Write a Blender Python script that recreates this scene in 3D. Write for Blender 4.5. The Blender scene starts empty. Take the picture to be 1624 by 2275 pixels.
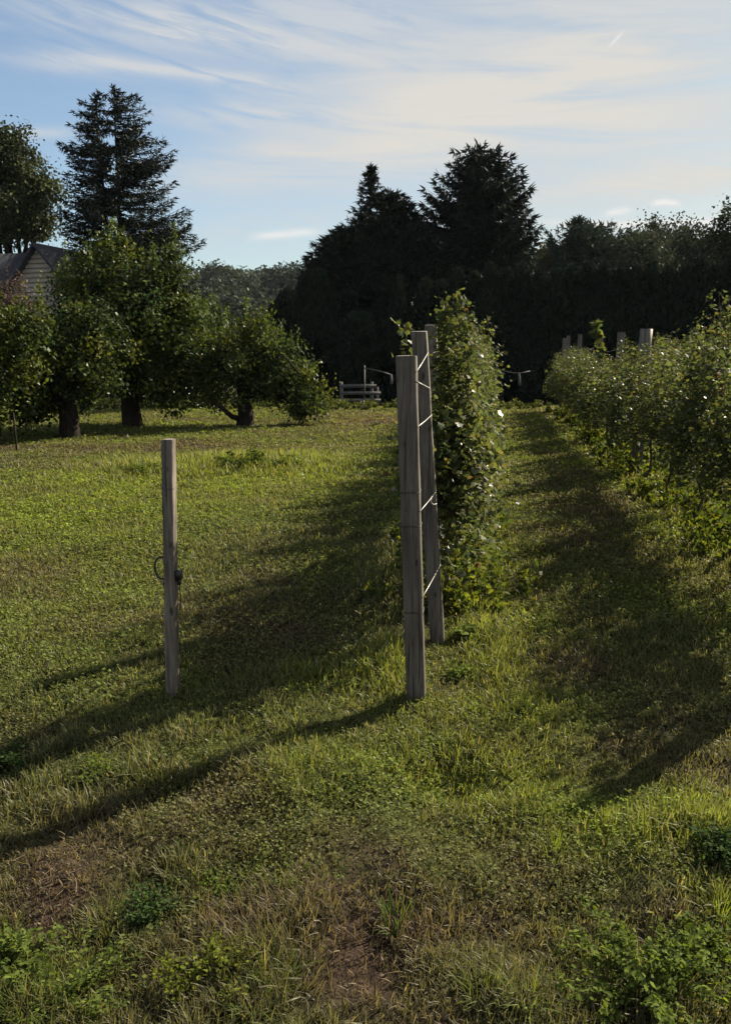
import bpy, math, random
import numpy as np
from mathutils import Vector
R = math.radians
random.seed(5)
S = bpy.context.scene
COL = S.collection

# ------------------------------------------------------------------ camera, sun, sky, exposure
EYE = 1.6
PITCH = R(11.5)
FPX = 1785.0                       # focal length in units of the 1624 px wide photograph
cam = bpy.data.cameras.new('camera'); camo = bpy.data.objects.new('camera', cam); COL.objects.link(camo)
camo.location = (0, 0, EYE); camo.rotation_euler = (R(90) - PITCH, 0, 0)
cam.sensor_fit = 'HORIZONTAL'; cam.sensor_width = 36; cam.lens = 36 * FPX / 1624
cam.clip_start = 0.05; cam.clip_end = 6000
S.camera = camo
SUN_AZ, SUN_EL = R(50), R(33.5)      # azimuth clockwise from +Y (towards +X)
sd = Vector((math.sin(SUN_AZ) * math.cos(SUN_EL), math.cos(SUN_AZ) * math.cos(SUN_EL), math.sin(SUN_EL)))
sl = bpy.data.lights.new('sun', 'SUN'); sl.energy = 4.9; sl.angle = R(0.5); sl.color = (1.0, 0.89, 0.68)
so = bpy.data.objects.new('sun', sl); COL.objects.link(so); so.rotation_euler = sd.to_track_quat('Z', 'Y').to_euler()
S.view_settings.view_transform = 'Standard'; S.view_settings.look = 'None'
S.view_settings.exposure = 1.65; S.view_settings.gamma = 1.0
SKY_STRENGTH = 0.07


def ray(u, v):
    x = (u - 812) / FPX; y = (1137.5 - v) / FPX
    return (x, math.cos(PITCH) + y * math.sin(PITCH), -math.sin(PITCH) + y * math.cos(PITCH))


def P(u, v, d):                    # world point seen at (u, v) of the 1624 px photo, d metres ahead
    r = ray(u, v); k = d / r[1]
    return (r[0] * k, d, EYE + r[2] * k)


def azel(u, v):
    r = ray(u, v)
    return math.atan2(r[0], r[1]), math.atan2(r[2], math.hypot(r[0], r[1]))


class NT:
    """small helper for node trees"""
    def __init__(s, tree):
        s.t = tree; s.n = tree.nodes; s.l = tree.links
    def node(s, typ, **kw):
        nd = s.n.new(typ)
        for k, v in kw.items(): setattr(nd, k, v)
        return nd
    def put(s, sock, val):
        if hasattr(val, 'is_output') or isinstance(val, bpy.types.NodeSocket): s.l.new(val, sock)
        else: sock.default_value = val
    def m(s, op, a, b=None, c=None, clamp=False):
        nd = s.n.new('ShaderNodeMath'); nd.operation = op; nd.use_clamp = clamp
        s.put(nd.inputs[0], a)
        if b is not None: s.put(nd.inputs[1], b)
        if c is not None: s.put(nd.inputs[2], c)
        return nd.outputs[0]
    def mix(s, f, a, b, blend='MIX'):
        nd = s.n.new('ShaderNodeMix'); nd.data_type = 'RGBA'; nd.blend_type = blend
        s.put(nd.inputs[0], f); s.put(nd.inputs[6], a); s.put(nd.inputs[7], b)
        return nd.outputs[2]
    def noise(s, vec, scale, detail=4, rough=0.55, dist=0.0):
        nd = s.n.new('ShaderNodeTexNoise'); nd.inputs['Scale'].default_value = scale
        nd.inputs['Detail'].default_value = detail; nd.inputs['Roughness'].default_value = rough
        nd.inputs['Distortion'].default_value = dist
        if vec is not None: s.l.new(vec, nd.inputs['Vector'])
        return nd.outputs['Fac']
    def ramp(s, f, lo, hi, a=0.0, b=1.0):
        nd = s.n.new('ShaderNodeMapRange'); nd.interpolation_type = 'SMOOTHSTEP'
        s.put(nd.inputs[0], f); nd.inputs[1].default_value = lo; nd.inputs[2].default_value = hi
        nd.inputs[3].default_value = a; nd.inputs[4].default_value = b
        return nd.outputs[0]


def build_world():
    w = bpy.data.worlds.new('World'); S.world = w; w.use_nodes = True
    T = NT(w.node_tree); T.n.clear()
    out = T.node('ShaderNodeOutputWorld'); bg = T.node('ShaderNodeBackground')
    sky = T.node('ShaderNodeTexSky'); sky.sky_type = 'NISHITA'; sky.sun_disc = False
    sky.sun_elevation = SUN_EL; sky.sun_rotation = SUN_AZ
    sky.air_density = 1.0; sky.dust_density = 1.0; sky.ozone_density = 1.5; sky.altitude = 50
    tc = T.node('ShaderNodeTexCoord'); sp = T.node('ShaderNodeSeparateXYZ'); T.l.new(tc.outputs['Generated'], sp.inputs[0])
    X, Y, Z = sp.outputs
    az = T.m('ARCTAN2', X, Y)
    hyp = T.m('SQRT', T.m('ADD', T.m('MULTIPLY', X, X), T.m('MULTIPLY', Y, Y)))
    el = T.m('ARCTAN2', Z, hyp)
    # wispy distortion, stretched along the streaks
    def comb(sx, sy, sk=0.0, off=0.0):
        c = T.node('ShaderNodeCombineXYZ')
        T.l.new(T.m('MULTIPLY', az, sx), c.inputs[0])
        T.l.new(T.m('ADD', T.m('MULTIPLY', el, sy), T.m('MULTIPLY_ADD', az, sk, off)), c.inputs[1])
        return c.outputs[0]
    n1 = T.noise(comb(2.2, 9, 1.5), 1.6, 4, .55, .4)
    n2 = T.noise(comb(5, 42, 7.5, 3.1), 1.8, 5, .6, .6)
    n3 = T.noise(comb(2.2, 24, 0.6, 9.7), 1.5, 5, .6, .8)
    wob = T.m('MULTIPLY', T.m('SUBTRACT', n1, .5), .05)
    tot = None; warm = None; puff = None
    # streaks: (points along it in photo pixels), half width in px, strength
    streaks = [
        ([(0, 28), (500, 70), (1100, 178)], 20, .62, 0, 1),
        ([(430, 0), (800, 50), (1180, 150)], 26, .45, 0, 1),
        ([(0, 122), (380, 150), (760, 215)], 13, .75, 0, 1),
        ([(330, 240), (800, 262), (1300, 250)], 18, .6, .2, 0),
        ([(700, 215), (1150, 235), (1624, 260)], 52, .75, 1, 0),
        ([(330, 400), (700, 350), (1200, 290)], 34, .62, .7, 0),
        ([(1100, 445), (1400, 405), (1680, 368)], 17, .85, .8, 0),
        ([(1000, 60), (1350, 100), (1624, 130)], 60, .6, .5, 0),
        ([(0, 300), (80, 295), (170, 292)], 9, .4, 0, 1),
        ([(730, 183), (800, 176), (880, 167)], 3, .3, 0, 1),
        ([(350, 520), (600, 500), (800, 480)], 26, .3, .3, 0),
        ([(1352, 104), (1367, 88), (1384, 70)], 3.5, .45, .3, 0),
        ([(1445, 452), (1480, 447), (1512, 452)], 5, .9, .4, 0),
        ([(1340, 478), (1370, 470), (1405, 466)], 6, .45, .3, 0),
        ([(560, 527), (640, 518), (712, 514)], 7, .5, .3, 0),
        ([(1200, 494), (1400, 498), (1624, 486)], 6, .5, .3, 0),
    ]
    for pts, wpx, st, wm, _ in streaks:
        A = [azel(*p) for p in pts]
        # quadratic el(az) through the three points
        xs = [a[0] for a in A]; ys = [a[1] for a in A]
        c2, c1, c0 = np.polyfit(xs, ys, 2)
        hw = wpx * (1.15 if wpx < 10 else 1.6) / FPX
        small = wpx < 10
        line = T.m('MULTIPLY_ADD', T.m('MULTIPLY_ADD', az, float(c2), float(c1)), az, float(c0))
        wv = T.m('MULTIPLY', wob, 0.12 if small else 1.0)
        dd = T.m('DIVIDE', T.m('SUBTRACT', T.m('ADD', el, wv), line), hw)
        g = T.m('POWER', 2.718, T.m('MULTIPLY', T.m('MULTIPLY', dd, dd), -1.0))
        span = xs[2] - xs[0]; e = 0.35 * span
        lo = T.ramp(az, xs[0] - e * .5, xs[0] + e); hi = T.ramp(az, xs[2] - e, xs[2] + e * .5, 1, 0)
        if xs[0] < -.4: lo = 1.0
        if xs[2] > .4: hi = 1.0
        g = T.m('MULTIPLY', T.m('MULTIPLY', g, lo), T.m('MULTIPLY', hi, min(1.0, st * 1.6)))
        g = T.m('MULTIPLY', g, T.ramp(n2 if wpx < 30 else n3, .28, .64, .7 if small else .12, 1.3 if small else 1.1))
        if small and wm:
            puff = g if puff is None else T.m('MAXIMUM', puff, g)
            continue
        ww = T.m('MULTIPLY', g, wm)
        tot = g if tot is None else T.m('SUBTRACT', T.m('ADD', tot, g), T.m('MULTIPLY', tot, g))
        warm = ww if warm is None else T.m('ADD', warm, ww)
    # overall veil, thicker to the right (towards the sun)
    veil = T.m('MULTIPLY', T.ramp(az, -.35, .35, .06, .72), T.ramp(n3, .28, .62, .5, 1.0))
    tot = T.m('SUBTRACT', T.m('ADD', tot, veil), T.m('MULTIPLY', tot, veil), clamp=True)
    high = T.m('MAXIMUM', T.ramp(el, .45, .95, 0, .75), T.m('MULTIPLY', T.ramp(T.m('ABSOLUTE', az), .8, 1.5, 0, .75), T.ramp(el, -.02, .1)))
    high = T.m('MULTIPLY', high, T.ramp(n1, .2, .6, .6, 1.0))      # cloud veil added outside the view to lift the shadow fill
    tot = T.m('SUBTRACT', T.m('ADD', tot, high), T.m('MULTIPLY', tot, high), clamp=True)
    warm = T.m('ADD', T.m('MULTIPLY', warm, .8), T.m('MULTIPLY', veil, .35), clamp=True)
    skyc = T.mix(1.0, sky.outputs[0], T.mix(T.ramp(az, -.45, .45), (.60, .63, .63, 1), (.45, .47, .42, 1)), 'MULTIPLY')
    base = 1.0 / SKY_STRENGTH
    cl = T.mix(warm, (.198 * base, .208 * base, .218 * base, 1), (.238 * base, .229 * base, .210 * base, 1))
    col = T.mix(T.m('MULTIPLY', tot, .97), skyc, cl)
    col = T.mix(T.m('MULTIPLY', puff, .9, clamp=True), col, (.272 * base, .270 * base, .262 * base, 1))
    T.l.new(col, bg.inputs[0]); bg.inputs[1].default_value = SKY_STRENGTH
    T.l.new(bg.outputs[0], out.inputs[0])


build_world()

# ------------------------------------------------------------------ helpers: noise, terrain
def vhash(ix, iy, s):
    h = (ix.astype(np.int64) * 374761393 + iy.astype(np.int64) * 668265263 + s * 2147483647) & 0xFFFFFFFF
    h = ((h ^ (h >> 13)) * 1274126177) & 0xFFFFFFFF
    return ((h ^ (h >> 16)) & 0xFFFF) / 65535.0


def vnoise(x, y, s=0):
    x = np.asarray(x, float); y = np.asarray(y, float)
    ix = np.floor(x); iy = np.floor(y); fx = x - ix; fy = y - iy
    fx = fx * fx * (3 - 2 * fx); fy = fy * fy * (3 - 2 * fy)
    a = vhash(ix, iy, s); b = vhash(ix + 1, iy, s); c = vhash(ix, iy + 1, s); d = vhash(ix + 1, iy + 1, s)
    return a + (b - a) * fx + (c - a) * fy + (a - b - c + d) * fx * fy


def fbm(x, y, s=0, o=4):
    t = 0; a = .5; n = 0
    for i in range(o):
        t = t + a * vnoise(np.asarray(x) * 2 ** i + 17.3 * i, np.asarray(y) * 2 ** i - 9.1 * i, s + i); n += a; a *= .5
    return t / n


def smooth(x, a, b):
    t = np.clip((np.asarray(x, float) - a) / (b - a), 0, 1)
    return t * t * (3 - 2 * t)


def hbase(x, y):                  # large shape of the land
    x = np.asarray(x, float); y = np.asarray(y, float)
    z = -1.0 * smooth(y, 20.5, 36)
    r = np.hypot(x, y); a = np.arctan2(x, y)
    left = 14.5 * smooth(-a, -.16, .02) * smooth(r, 130, 280)
    right = 10.5 * smooth(a, .03, .22) * smooth(r, 75, 190)
    front = smooth(np.cos(a), .1, .5)
    return z + np.maximum(left, right) * front


def hgt(x, y):
    x = np.asarray(x, float); y = np.asarray(y, float)
    r = np.hypot(x, y)
    z = hbase(x, y)
    z = z + (fbm(x * .7, y * .7, 3) - .5) * .10 * smooth(r, .5, 3) + (fbm(x * 3, y * 3, 11, 3) - .5) * .04
    z = z + (fbm(x * 2.6 + 4, y * 2.6, 15, 2) - .5) * .11 * (1 - smooth(y, 2.9, 3.4)) * smooth(y, .2, 1.2) * smooth(-x, -1.4, -.1)
    z = z + (fbm(x * 3.3 + 9, y * 3.3, 18, 3) - .5) * .10 * (1 - smooth(y, 2.7, 3.5)) * smooth(y, .2, 1.2)
    z = z + (fbm(x * .05, y * .05, 8) - .5) * 1.2 * smooth(r, 25, 80)
    return z


def G(u, v):                      # point of the ground seen at (u, v)
    r = ray(u, v); k = EYE / -r[2]
    for _ in range(12):
        x, y = r[0] * k, r[1] * k
        k = (EYE - float(hgt(x, y))) / -r[2]
    return (r[0] * k, r[1] * k, EYE + r[2] * k)


# rows of vines run towards the vanishing point (1080, 775)
RA = azel(1080, 775)[0]
rdir = np.array([math.sin(RA), math.cos(RA)]); rnor = np.array([math.cos(RA), -math.sin(RA)])
def rowpt(s, t):                  # s along the row, t to the right
    p = rdir * s + rnor * t
    return float(p[0]), float(p[1]), float(hgt(p[0], p[1]))
def to_row(x, y):
    return x * rdir[0] + y * rdir[1], x * rnor[0] + y * rnor[1]

# ------------------------------------------------------------------ helpers: objects
def tag(o, label=None, cat=None, group=None, kind=None):
    if label: o['label'] = label
    if cat: o['category'] = cat
    if group: o['group'] = group
    if kind: o['kind'] = kind
    return o


def link(name, data, parent=None, loc=None):
    o = bpy.data.objects.new(name, data); COL.objects.link(o)
    if parent: o.parent = parent
    if loc is not None: o.location = loc
    return o


def thing(name, label, cat, loc=(0, 0, 0), rz=0, group=None):
    o = link(name, None); o.location = loc; o.rotation_euler = (0, 0, rz); o.empty_display_size = .2
    return tag(o, label, cat, group)


def mesh_np(name, V, F, mat, C=None, smoothf=False):
    """V (n,3); F (m,k) or list of such arrays; C per-vertex colour"""
    me = bpy.data.meshes.new(name)
    Fs = F if isinstance(F, list) else [F]
    Fs = [np.asarray(f, dtype=np.int32) for f in Fs if len(f)]
    V = np.asarray(V, dtype=np.float32)
    me.vertices.add(len(V)); me.vertices.foreach_set('co', V.ravel())
    nl = sum(f.size for f in Fs); npoly = sum(len(f) for f in Fs)
    me.loops.add(nl); me.loops.foreach_set('vertex_index', np.concatenate([f.ravel() for f in Fs]))
    me.polygons.add(npoly)
    st = []; k = 0
    for f in Fs:
        st.append(k + np.arange(len(f)) * f.shape[1]); k += f.size
    me.polygons.foreach_set('loop_start', np.concatenate(st).astype(np.int32))
    if smoothf: me.polygons.foreach_set('use_smooth', np.ones(npoly, bool))
    me.update(calc_edges=True)
    if C is not None:
        a = me.color_attributes.new('tint', 'FLOAT_COLOR', 'POINT')
        C4 = np.ones((len(V), 4), np.float32); C4[:, :3] = C
        a.data.foreach_set('color', C4.ravel())
    if mat: me.materials.append(mat)
    return me


class Acc:
    """gathers pieces of one mesh"""
    def __init__(s): s.V = []; s.F = {}; s.C = []; s.n = 0
    def add(s, V, F, C=None):
        V = np.asarray(V, float); F = np.asarray(F, int)
        if len(V) == 0: return
        s.V.append(V); s.F.setdefault(F.shape[1], []).append(F + s.n); s.n += len(V)
        if C is None: C = (1, 1, 1)
        C = np.asarray(C, float)
        if C.ndim == 1: C = np.tile(C, (len(V), 1))
        s.C.append(C)
    def mesh(s, name, mat, sm=False):
        return mesh_np(name, np.concatenate(s.V), [np.concatenate(f) for f in s.F.values()], mat, np.concatenate(s.C), sm)


def tube(pts, rad, n=7, cap=True):
    pts = np.asarray(pts, float); m = len(pts); rad = np.broadcast_to(np.asarray(rad, float), (m,))
    V = []; F = []
    t = np.gradient(pts, axis=0); t /= np.linalg.norm(t, axis=1)[:, None] + 1e-9
    up = np.array([0, 0, 1.0]) if abs(t[0][2]) < .9 else np.array([1.0, 0, 0])
    a = np.cross(t[0], up); a /= np.linalg.norm(a)
    ang = np.arange(n) / n * 2 * np.pi
    for i in range(m):
        a = a - t[i] * np.dot(a, t[i]); a /= np.linalg.norm(a) + 1e-9; b = np.cross(t[i], a)
        V.append(pts[i] + rad[i] * (np.cos(ang)[:, None] * a + np.sin(ang)[:, None] * b))
    for i in range(m - 1):
        for j in range(n):
            F.append((i * n + j, i * n + (j + 1) % n, (i + 1) * n + (j + 1) % n, (i + 1) * n + j))
    V = np.concatenate(V)
    if cap:
        V = np.vstack([V, pts[0], pts[-1]]); c0 = m * n; c1 = c0 + 1
        for j in range(n):
            F.append((c0, (j + 1) % n, j, j) if False else (c0, (j + 1) % n, j, c0))
        F = [f for f in F if len(set(f)) == 4]
        T3 = [(c0, (j + 1) % n, j) for j in range(n)] + [(c1, (m - 1) * n + j, (m - 1) * n + (j + 1) % n) for j in range(n)]
        return V, np.array(F), np.array(T3)
    return V, np.array(F), None


def add_tube(A, pts, rad, n=7, C=None):
    V, F, T = tube(pts, rad, n)
    k = A.n
    A.add(V, F, C)
    if T is not None: A.F.setdefault(3, []).append(T + k)


def rots(rng, N, tilt=None):
    """random frames: returns (N,3,3), columns x,y,z"""
    q = rng.normal(size=(N, 4)); q /= np.linalg.norm(q, axis=1)[:, None]
    w, x, y, z = q.T
    return np.stack([np.stack([1 - 2 * (y * y + z * z), 2 * (x * y - z * w), 2 * (x * z + y * w)], -1),
                     np.stack([2 * (x * y + z * w), 1 - 2 * (x * x + z * z), 2 * (y * z - x * w)], -1),
                     np.stack([2 * (x * z - y * w), 2 * (y * z + x * w), 1 - 2 * (x * x + y * y)], -1)], 1)


def frames(nrm, along):
    """frames with z = nrm and y close to along"""
    z = nrm / (np.linalg.norm(nrm, axis=1)[:, None] + 1e-9)
    y = along - z * np.sum(along * z, 1)[:, None]; y /= np.linalg.norm(y, axis=1)[:, None] + 1e-9
    x = np.cross(y, z)
    return np.stack([x, y, z], -1)


def scatter(A, TV, TF, pos, M, sc, C, TC=None):
    """copies of a template (TV, TF) at pos with frames M, scale sc ((N,) or (N,3)), colour C (N,3)"""
    N = len(pos)
    if N == 0: return
    sc = np.asarray(sc, float)
    if sc.ndim == 1: sc = sc[:, None] * np.ones(3)
    L = TV[None] * sc[:, None, :]
    W = np.einsum('nij,nkj->nki', M, L) + pos[:, None, :]
    F = (TF[None] + (np.arange(N) * len(TV))[:, None, None]).reshape(-1, TF.shape[1])
    CC = np.repeat(C[:, None, :], len(TV), 1)
    if TC is not None: CC = CC * TC[None, :, None]
    A.add(W.reshape(-1, 3), F, CC.reshape(-1, 3))


# leaf templates (stem at origin, pointing +y)
RHOMB_V = np.array([(0, 0, 0), (.36, .5, .05), (0, 1, -.06), (-.36, .5, .05)], float); RHOMB_F = np.array([(0, 1, 2), (0, 2, 3)])
OVAL_V = np.array([(0, 0, 0), (.27, .3, .06), (.25, .7, .05), (0, 1, -.1), (-.25, .7, .05), (-.27, .3, .06), (0, .5, -.02)], float)
OVAL_F = np.array([(0, 1, 6), (1, 2, 6), (2, 3, 6), (3, 4, 6), (4, 5, 6), (5, 0, 6)])
_o = [(0, .12), (.28, -.08), (.5, .12), (.40, .32), (.62, .52), (.34, .62), (.22, .78), (0, 1.05)]
_o = _o + [(-x, y) for x, y in _o[-2:0:-1]]
GRAPE_V = np.array([(x, y, .12 * x * x - .10 * (y - .4) ** 2 - (.06 if i % 2 else 0)) for i, (x, y) in enumerate(_o)] + [(0, .38, .03)], float)
GRAPE_F = np.array([(i, (i + 1) % len(_o), len(_o)) for i in range(len(_o))])


# ------------------------------------------------------------------ materials
def leaf_mat(name, transl=.35, gloss=.25, rough=.4, tcol=(1.3, 1.25, .45), var=.25):
    m = bpy.data.materials.new(name); m.use_nodes = True; T = NT(m.node_tree); T.n.clear()
    out = T.node('ShaderNodeOutputMaterial')
    at = T.node('ShaderNodeAttribute', attribute_name='tint')
    geo = T.node('ShaderNodeNewGeometry')
    n = T.noise(geo.outputs['Position'], 3.0, 3)
    c = T.mix(1.0, at.outputs['Color'], T.mix(n, (1 - var, 1 - var, 1 - var, 1), (1 + var, 1 + var, 1 + var, 1)), 'MULTIPLY')
    d = T.node('ShaderNodeBsdfDiffuse'); T.l.new(c, d.inputs[0])
    tr = T.node('ShaderNodeBsdfTranslucent'); T.l.new(T.mix(1.0, c, (*tcol, 1), 'MULTIPLY'), tr.inputs[0])
    g = T.node('ShaderNodeBsdfGlossy'); g.inputs[0].default_value = (.9, .9, .9, 1); g.inputs['Roughness'].default_value = rough
    mx = T.node('ShaderNodeMixShader'); mx.inputs[0].default_value = transl
    T.l.new(d.outputs[0], mx.inputs[1]); T.l.new(tr.outputs[0], mx.inputs[2])
    fr = T.node('ShaderNodeFresnel'); fr.inputs[0].default_value = 1.4
    m2 = T.node('ShaderNodeMixShader'); T.l.new(T.m('MULTIPLY', fr.outputs[0], gloss), m2.inputs[0])
    T.l.new(mx.outputs[0], m2.inputs[1]); T.l.new(g.outputs[0], m2.inputs[2])
    T.l.new(m2.outputs[0], out.inputs[0])
    return m


def solid_mat(name, c1, c2, scale=(1, 1, 1), nscale=6, rough=.8, bump=.3, spec=.3, metal=0, detail=6, dist=0, tint=False):
    m = bpy.data.materials.new(name); m.use_nodes = True; T = NT(m.node_tree)
    b = T.n['Principled BSDF']
    tc = T.node('ShaderNodeTexCoord'); mp = T.node('ShaderNodeMapping'); mp.inputs['Scale'].default_value = scale
    T.l.new(tc.outputs['Object'], mp.inputs[0])
    n = T.noise(mp.outputs[0], nscale, detail, .6, dist)
    n2 = T.noise(tc.outputs['Object'], 2.2, 3)
    f = T.ramp(T.m('ADD', T.m('MULTIPLY', n, .75), T.m('MULTIPLY', n2, .25)), .32, .68)
    c = T.mix(f, (*c1, 1), (*c2, 1))
    if tint:
        at = T.node('ShaderNodeAttribute', attribute_name='tint'); c = T.mix(1.0, c, at.outputs['Color'], 'MULTIPLY')
    T.l.new(c, b.inputs['Base Color']); b.inputs['Roughness'].default_value = rough
    b.inputs['Specular IOR Level'].default_value = spec; b.inputs['Metallic'].default_value = metal
    bp = T.node('ShaderNodeBump'); bp.inputs['Strength'].default_value = bump; bp.inputs['Distance'].default_value = .01
    T.l.new(n, bp.inputs['Height']); T.l.new(bp.outputs[0], b.inputs['Normal'])
    return m


M = dict(
    vine=leaf_mat('vine_leaf', .46, .09, .5, (1.3, 1.25, .70), .3),
    apple=leaf_mat('apple_leaf', .30, .05, .6, (1.15, 1.2, .5), .3),
    oak=leaf_mat('broad_leaf', .2, .05, .6, (1.1, 1.1, .7), .3),
    conifer=leaf_mat('needles', .08, .04, .6, (1, 1, .6), .25),
    grass=leaf_mat('grass_blade', .52, .22, .42, (1.35, 1.28, .60), .2),
    weed=leaf_mat('weed_leaf', .42, .02, .6, (1.3, 1.3, .45), .25),
    bark=solid_mat('bark', (.009, .007, .006), (.032, .026, .022), (6, 6, 1), 5, .95, .8, .1),
    vbark=solid_mat('vine_bark', (.03, .022, .016), (.10, .08, .06), (10, 10, 1.2), 6, .95, .8, .1),
    post=solid_mat('weathered_post_wood', (.022, .018, .015), (.080, .066, .056), (14, 14, .7), 5, .5, .5, .7, 0, 8, .4),
    stake=solid_mat('stake_wood', (.030, .023, .018), (.115, .09, .072), (20, 20, 1), 6, .5, .5, .8),
    wire=solid_mat('galvanised_wire', (.20, .20, .20), (.34, .33, .31), (1, 1, 1), 20, .45, .1, .5, .6),
    black=solid_mat('black_rubber', (.012, .012, .013), (.025, .025, .026), (1, 1, 1), 20, .5, .1, .4),
    fence=solid_mat('grey_fence_wood', (.05, .048, .052), (.10, .095, .10), (2, 2, 2), 8, .8, .3, .3),
    pole=solid_mat('dull_pole', (.022, .025, .028), (.045, .045, .05), (2, 2, 2), 8, .6, .2, .4),
)

# ------------------------------------------------------------------ ground
def wood_mat(name, c1, c2, spec):
    m = solid_mat(name, c1, c2, (14, 14, .7), 5, .6, .5, spec, 0, 8, .4); T = NT(m.node_tree); b = T.n['Principled BSDF']
    src = b.inputs['Base Color'].links[0].from_socket
    tc = T.node('ShaderNodeTexCoord'); mp = T.node('ShaderNodeMapping'); mp.inputs['Scale'].default_value = (42, 42, 1.1); T.l.new(tc.outputs['Object'], mp.inputs[0])
    crack = T.ramp(T.noise(mp.outputs[0], 1.6, 3, .5, .6), .60, .66)             # long drying cracks
    mp2 = T.node('ShaderNodeMapping'); mp2.inputs['Scale'].default_value = (16, 16, 5.5); T.l.new(tc.outputs['Object'], mp2.inputs[0])
    vo = T.node('ShaderNodeTexVoronoi'); T.l.new(mp2.outputs[0], vo.inputs['Vector']); vo.inputs['Scale'].default_value = 1.0
    knot = T.ramp(vo.outputs['Distance'], .07, .15, 1, 0)
    st = T.ramp(T.noise(tc.outputs['Object'], 3.1, 5, .7), .42, .66)                # weather stains
    c = T.mix(T.m('MULTIPLY', st, .45), src, T.mix(1.0, src, (.45, .42, .38, 1), 'MULTIPLY'))
    c = T.mix(T.m('MULTIPLY', T.m('MAXIMUM', crack, knot), .85), c, (.008, .006, .005, 1))
    T.l.new(c, b.inputs['Base Color'])
    bp = T.node('ShaderNodeBump'); bp.inputs['Strength'].default_value = .8; bp.inputs['Distance'].default_value = .004; bp.invert = True
    T.l.new(T.m('MAXIMUM', crack, knot), bp.inputs['Height']); T.l.new(b.inputs['Normal'].links[0].from_socket, bp.inputs['Normal']); T.l.new(bp.outputs[0], b.inputs['Normal'])
    return m
M['post'] = wood_mat('weathered_post_wood', (.042, .036, .031), (.145, .126, .108), .4)
M['stake'] = wood_mat('stake_wood', (.052, .043, .036), (.20, .17, .145), .5)


def ground_mat():
    m = bpy.data.materials.new('turf_soil'); m.use_nodes = True; T = NT(m.node_tree); b = T.n['Principled BSDF']
    geo = T.node('ShaderNodeNewGeometry'); pos = geo.outputs['Position']
    n1 = T.noise(pos, 1.1, 5); n2 = T.noise(pos, 14, 5, .65); n3 = T.noise(pos, 90, 3)
    at = T.node('ShaderNodeAttribute', attribute_name='tint')
    g = T.mix(T.ramp(n2, .35, .65), (.5, .5, .5, 1), (1.35, 1.35, 1.2, 1))
    c = T.mix(1.0, at.outputs['Color'], g, 'MULTIPLY')
    c = T.mix(T.m('MULTIPLY', T.ramp(n3, .3, .7), .5), c, T.mix(1.0, c, (.4, .4, .4, 1), 'MULTIPLY'))
    T.l.new(c, b.inputs['Base Color']); b.inputs['Roughness'].default_value = 1.0; b.inputs['Specular IOR Level'].default_value = .05
    bp = T.node('ShaderNodeBump'); bp.inputs['Strength'].default_value = .9; bp.inputs['Distance'].default_value = .03
    T.l.new(T.m('ADD', n2, T.m('MULTIPLY', n3, .4)), bp.inputs['Height']); T.l.new(bp.outputs[0], b.inputs['Normal'])
    return m


def px_spots(x, y, spots):
    """sum of soft spots placed on the ground; spots = (x, y, rx, ry, amount)"""
    t = np.zeros_like(np.asarray(x, float))
    for (cx, cy, rx, ry, a) in spots:
        t = t + a * np.exp(-(((x - cx) / rx) ** 2 + ((y - cy) / ry) ** 2))
    return t


def mkspots(L):
    out = []
    for (u, v, ru, rv, a) in L:
        p = G(u, v); q = G(u + ru, v); w = G(u, v - rv)
        out.append((p[0], p[1], abs(q[0] - p[0]) + .01, abs(w[1] - p[1]) + .01, a))
    return out


# bare brownish thatch (photo pixel centres turned into ground spots)
BROWN = mkspots([(20, 1280, 170, 50, .7), (160, 1890, 190, 110, .8), (500, 1780, 120, 70, .45), (90, 2030, 100, 120, .6), (640, 2060, 140, 90, .35),
                 (1050, 2080, 150, 100, .45), (1180, 1960, 120, 60, .5), (700, 1430, 200, 45, .6), (1430, 1700, 240, 90, .45), (1300, 1080, 120, 50, .5),
                 (960, 930, 120, 20, .6), (1250, 925, 120, 18, .5), (750, 945, 120, 30, .4), (400, 1790, 150, 40, .3), (1300, 1500, 120, 50, .4),
                 (870, 2180, 120, 80, .25), (1500, 2050, 140, 60, .35), (300, 930, 300, 12, .3), (300, 994, 420, 9, .9), (820, 925, 90, 12, .5)])
BRIGHT = mkspots([(1450, 1840, 190, 50, 1.3), (900, 1720, 260, 45, .5), (1150, 1600, 160, 40, .35), (1560, 1790, 90, 50, .8), (1130, 1770, 110, 40, .8), (1600, 2010, 60, 80, .6), (690, 1500, 230, 35, .6),
                  (620, 1720, 80, 60, .5), (1090, 1480, 90, 160, .8), (1060, 1250, 90, 120, .8), (330, 1080, 330, 60, .5), (1250, 900, 60, 25, .5), (560, 1030, 220, 35, .8),
                  (140, 1100, 150, 60, .5), (1370, 1060, 60, 40, .8), (1520, 1180, 90, 40, .6), (1440, 1000, 60, 50, .5), (600, 1950, 120, 60, .35), (620, 2150, 80, 80, .5),
                  (100, 2200, 200, 90, .5), (1480, 2180, 150, 80, .3), (860, 1480, 80, 60, .7), (1280, 960, 50, 40, .6)])
TALL = mkspots([(1480, 1850, 170, 45, .09), (1130, 1790, 70, 30, .045), (1600, 1990, 60, 70, .05), (700, 1510, 200, 22, .05), (650, 1712, 110, 30, .09), (420, 1740, 130, 30, .06), (200, 1800, 150, 30, .05),
                (1095, 1450, 50, 90, .06), (560, 1030, 190, 16, .14), (300, 1040, 140, 14, .10), (850, 1280, 60, 60, .10), (860, 1460, 60, 40, .08),
                (430, 1960, 120, 50, .05), (600, 2000, 120, 50, .05), (100, 2230, 170, 90, .07), (620, 2150, 90, 80, .06), (1450, 2200, 170, 70, .07),
                (300, 1740, 140, 40, .04), (830, 900, 90, 10, .12), (1130, 902, 80, 8, .14), (1000, 1200, 60, 60, .06), (958, 1462, 30, 45, -.09)])
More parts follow.
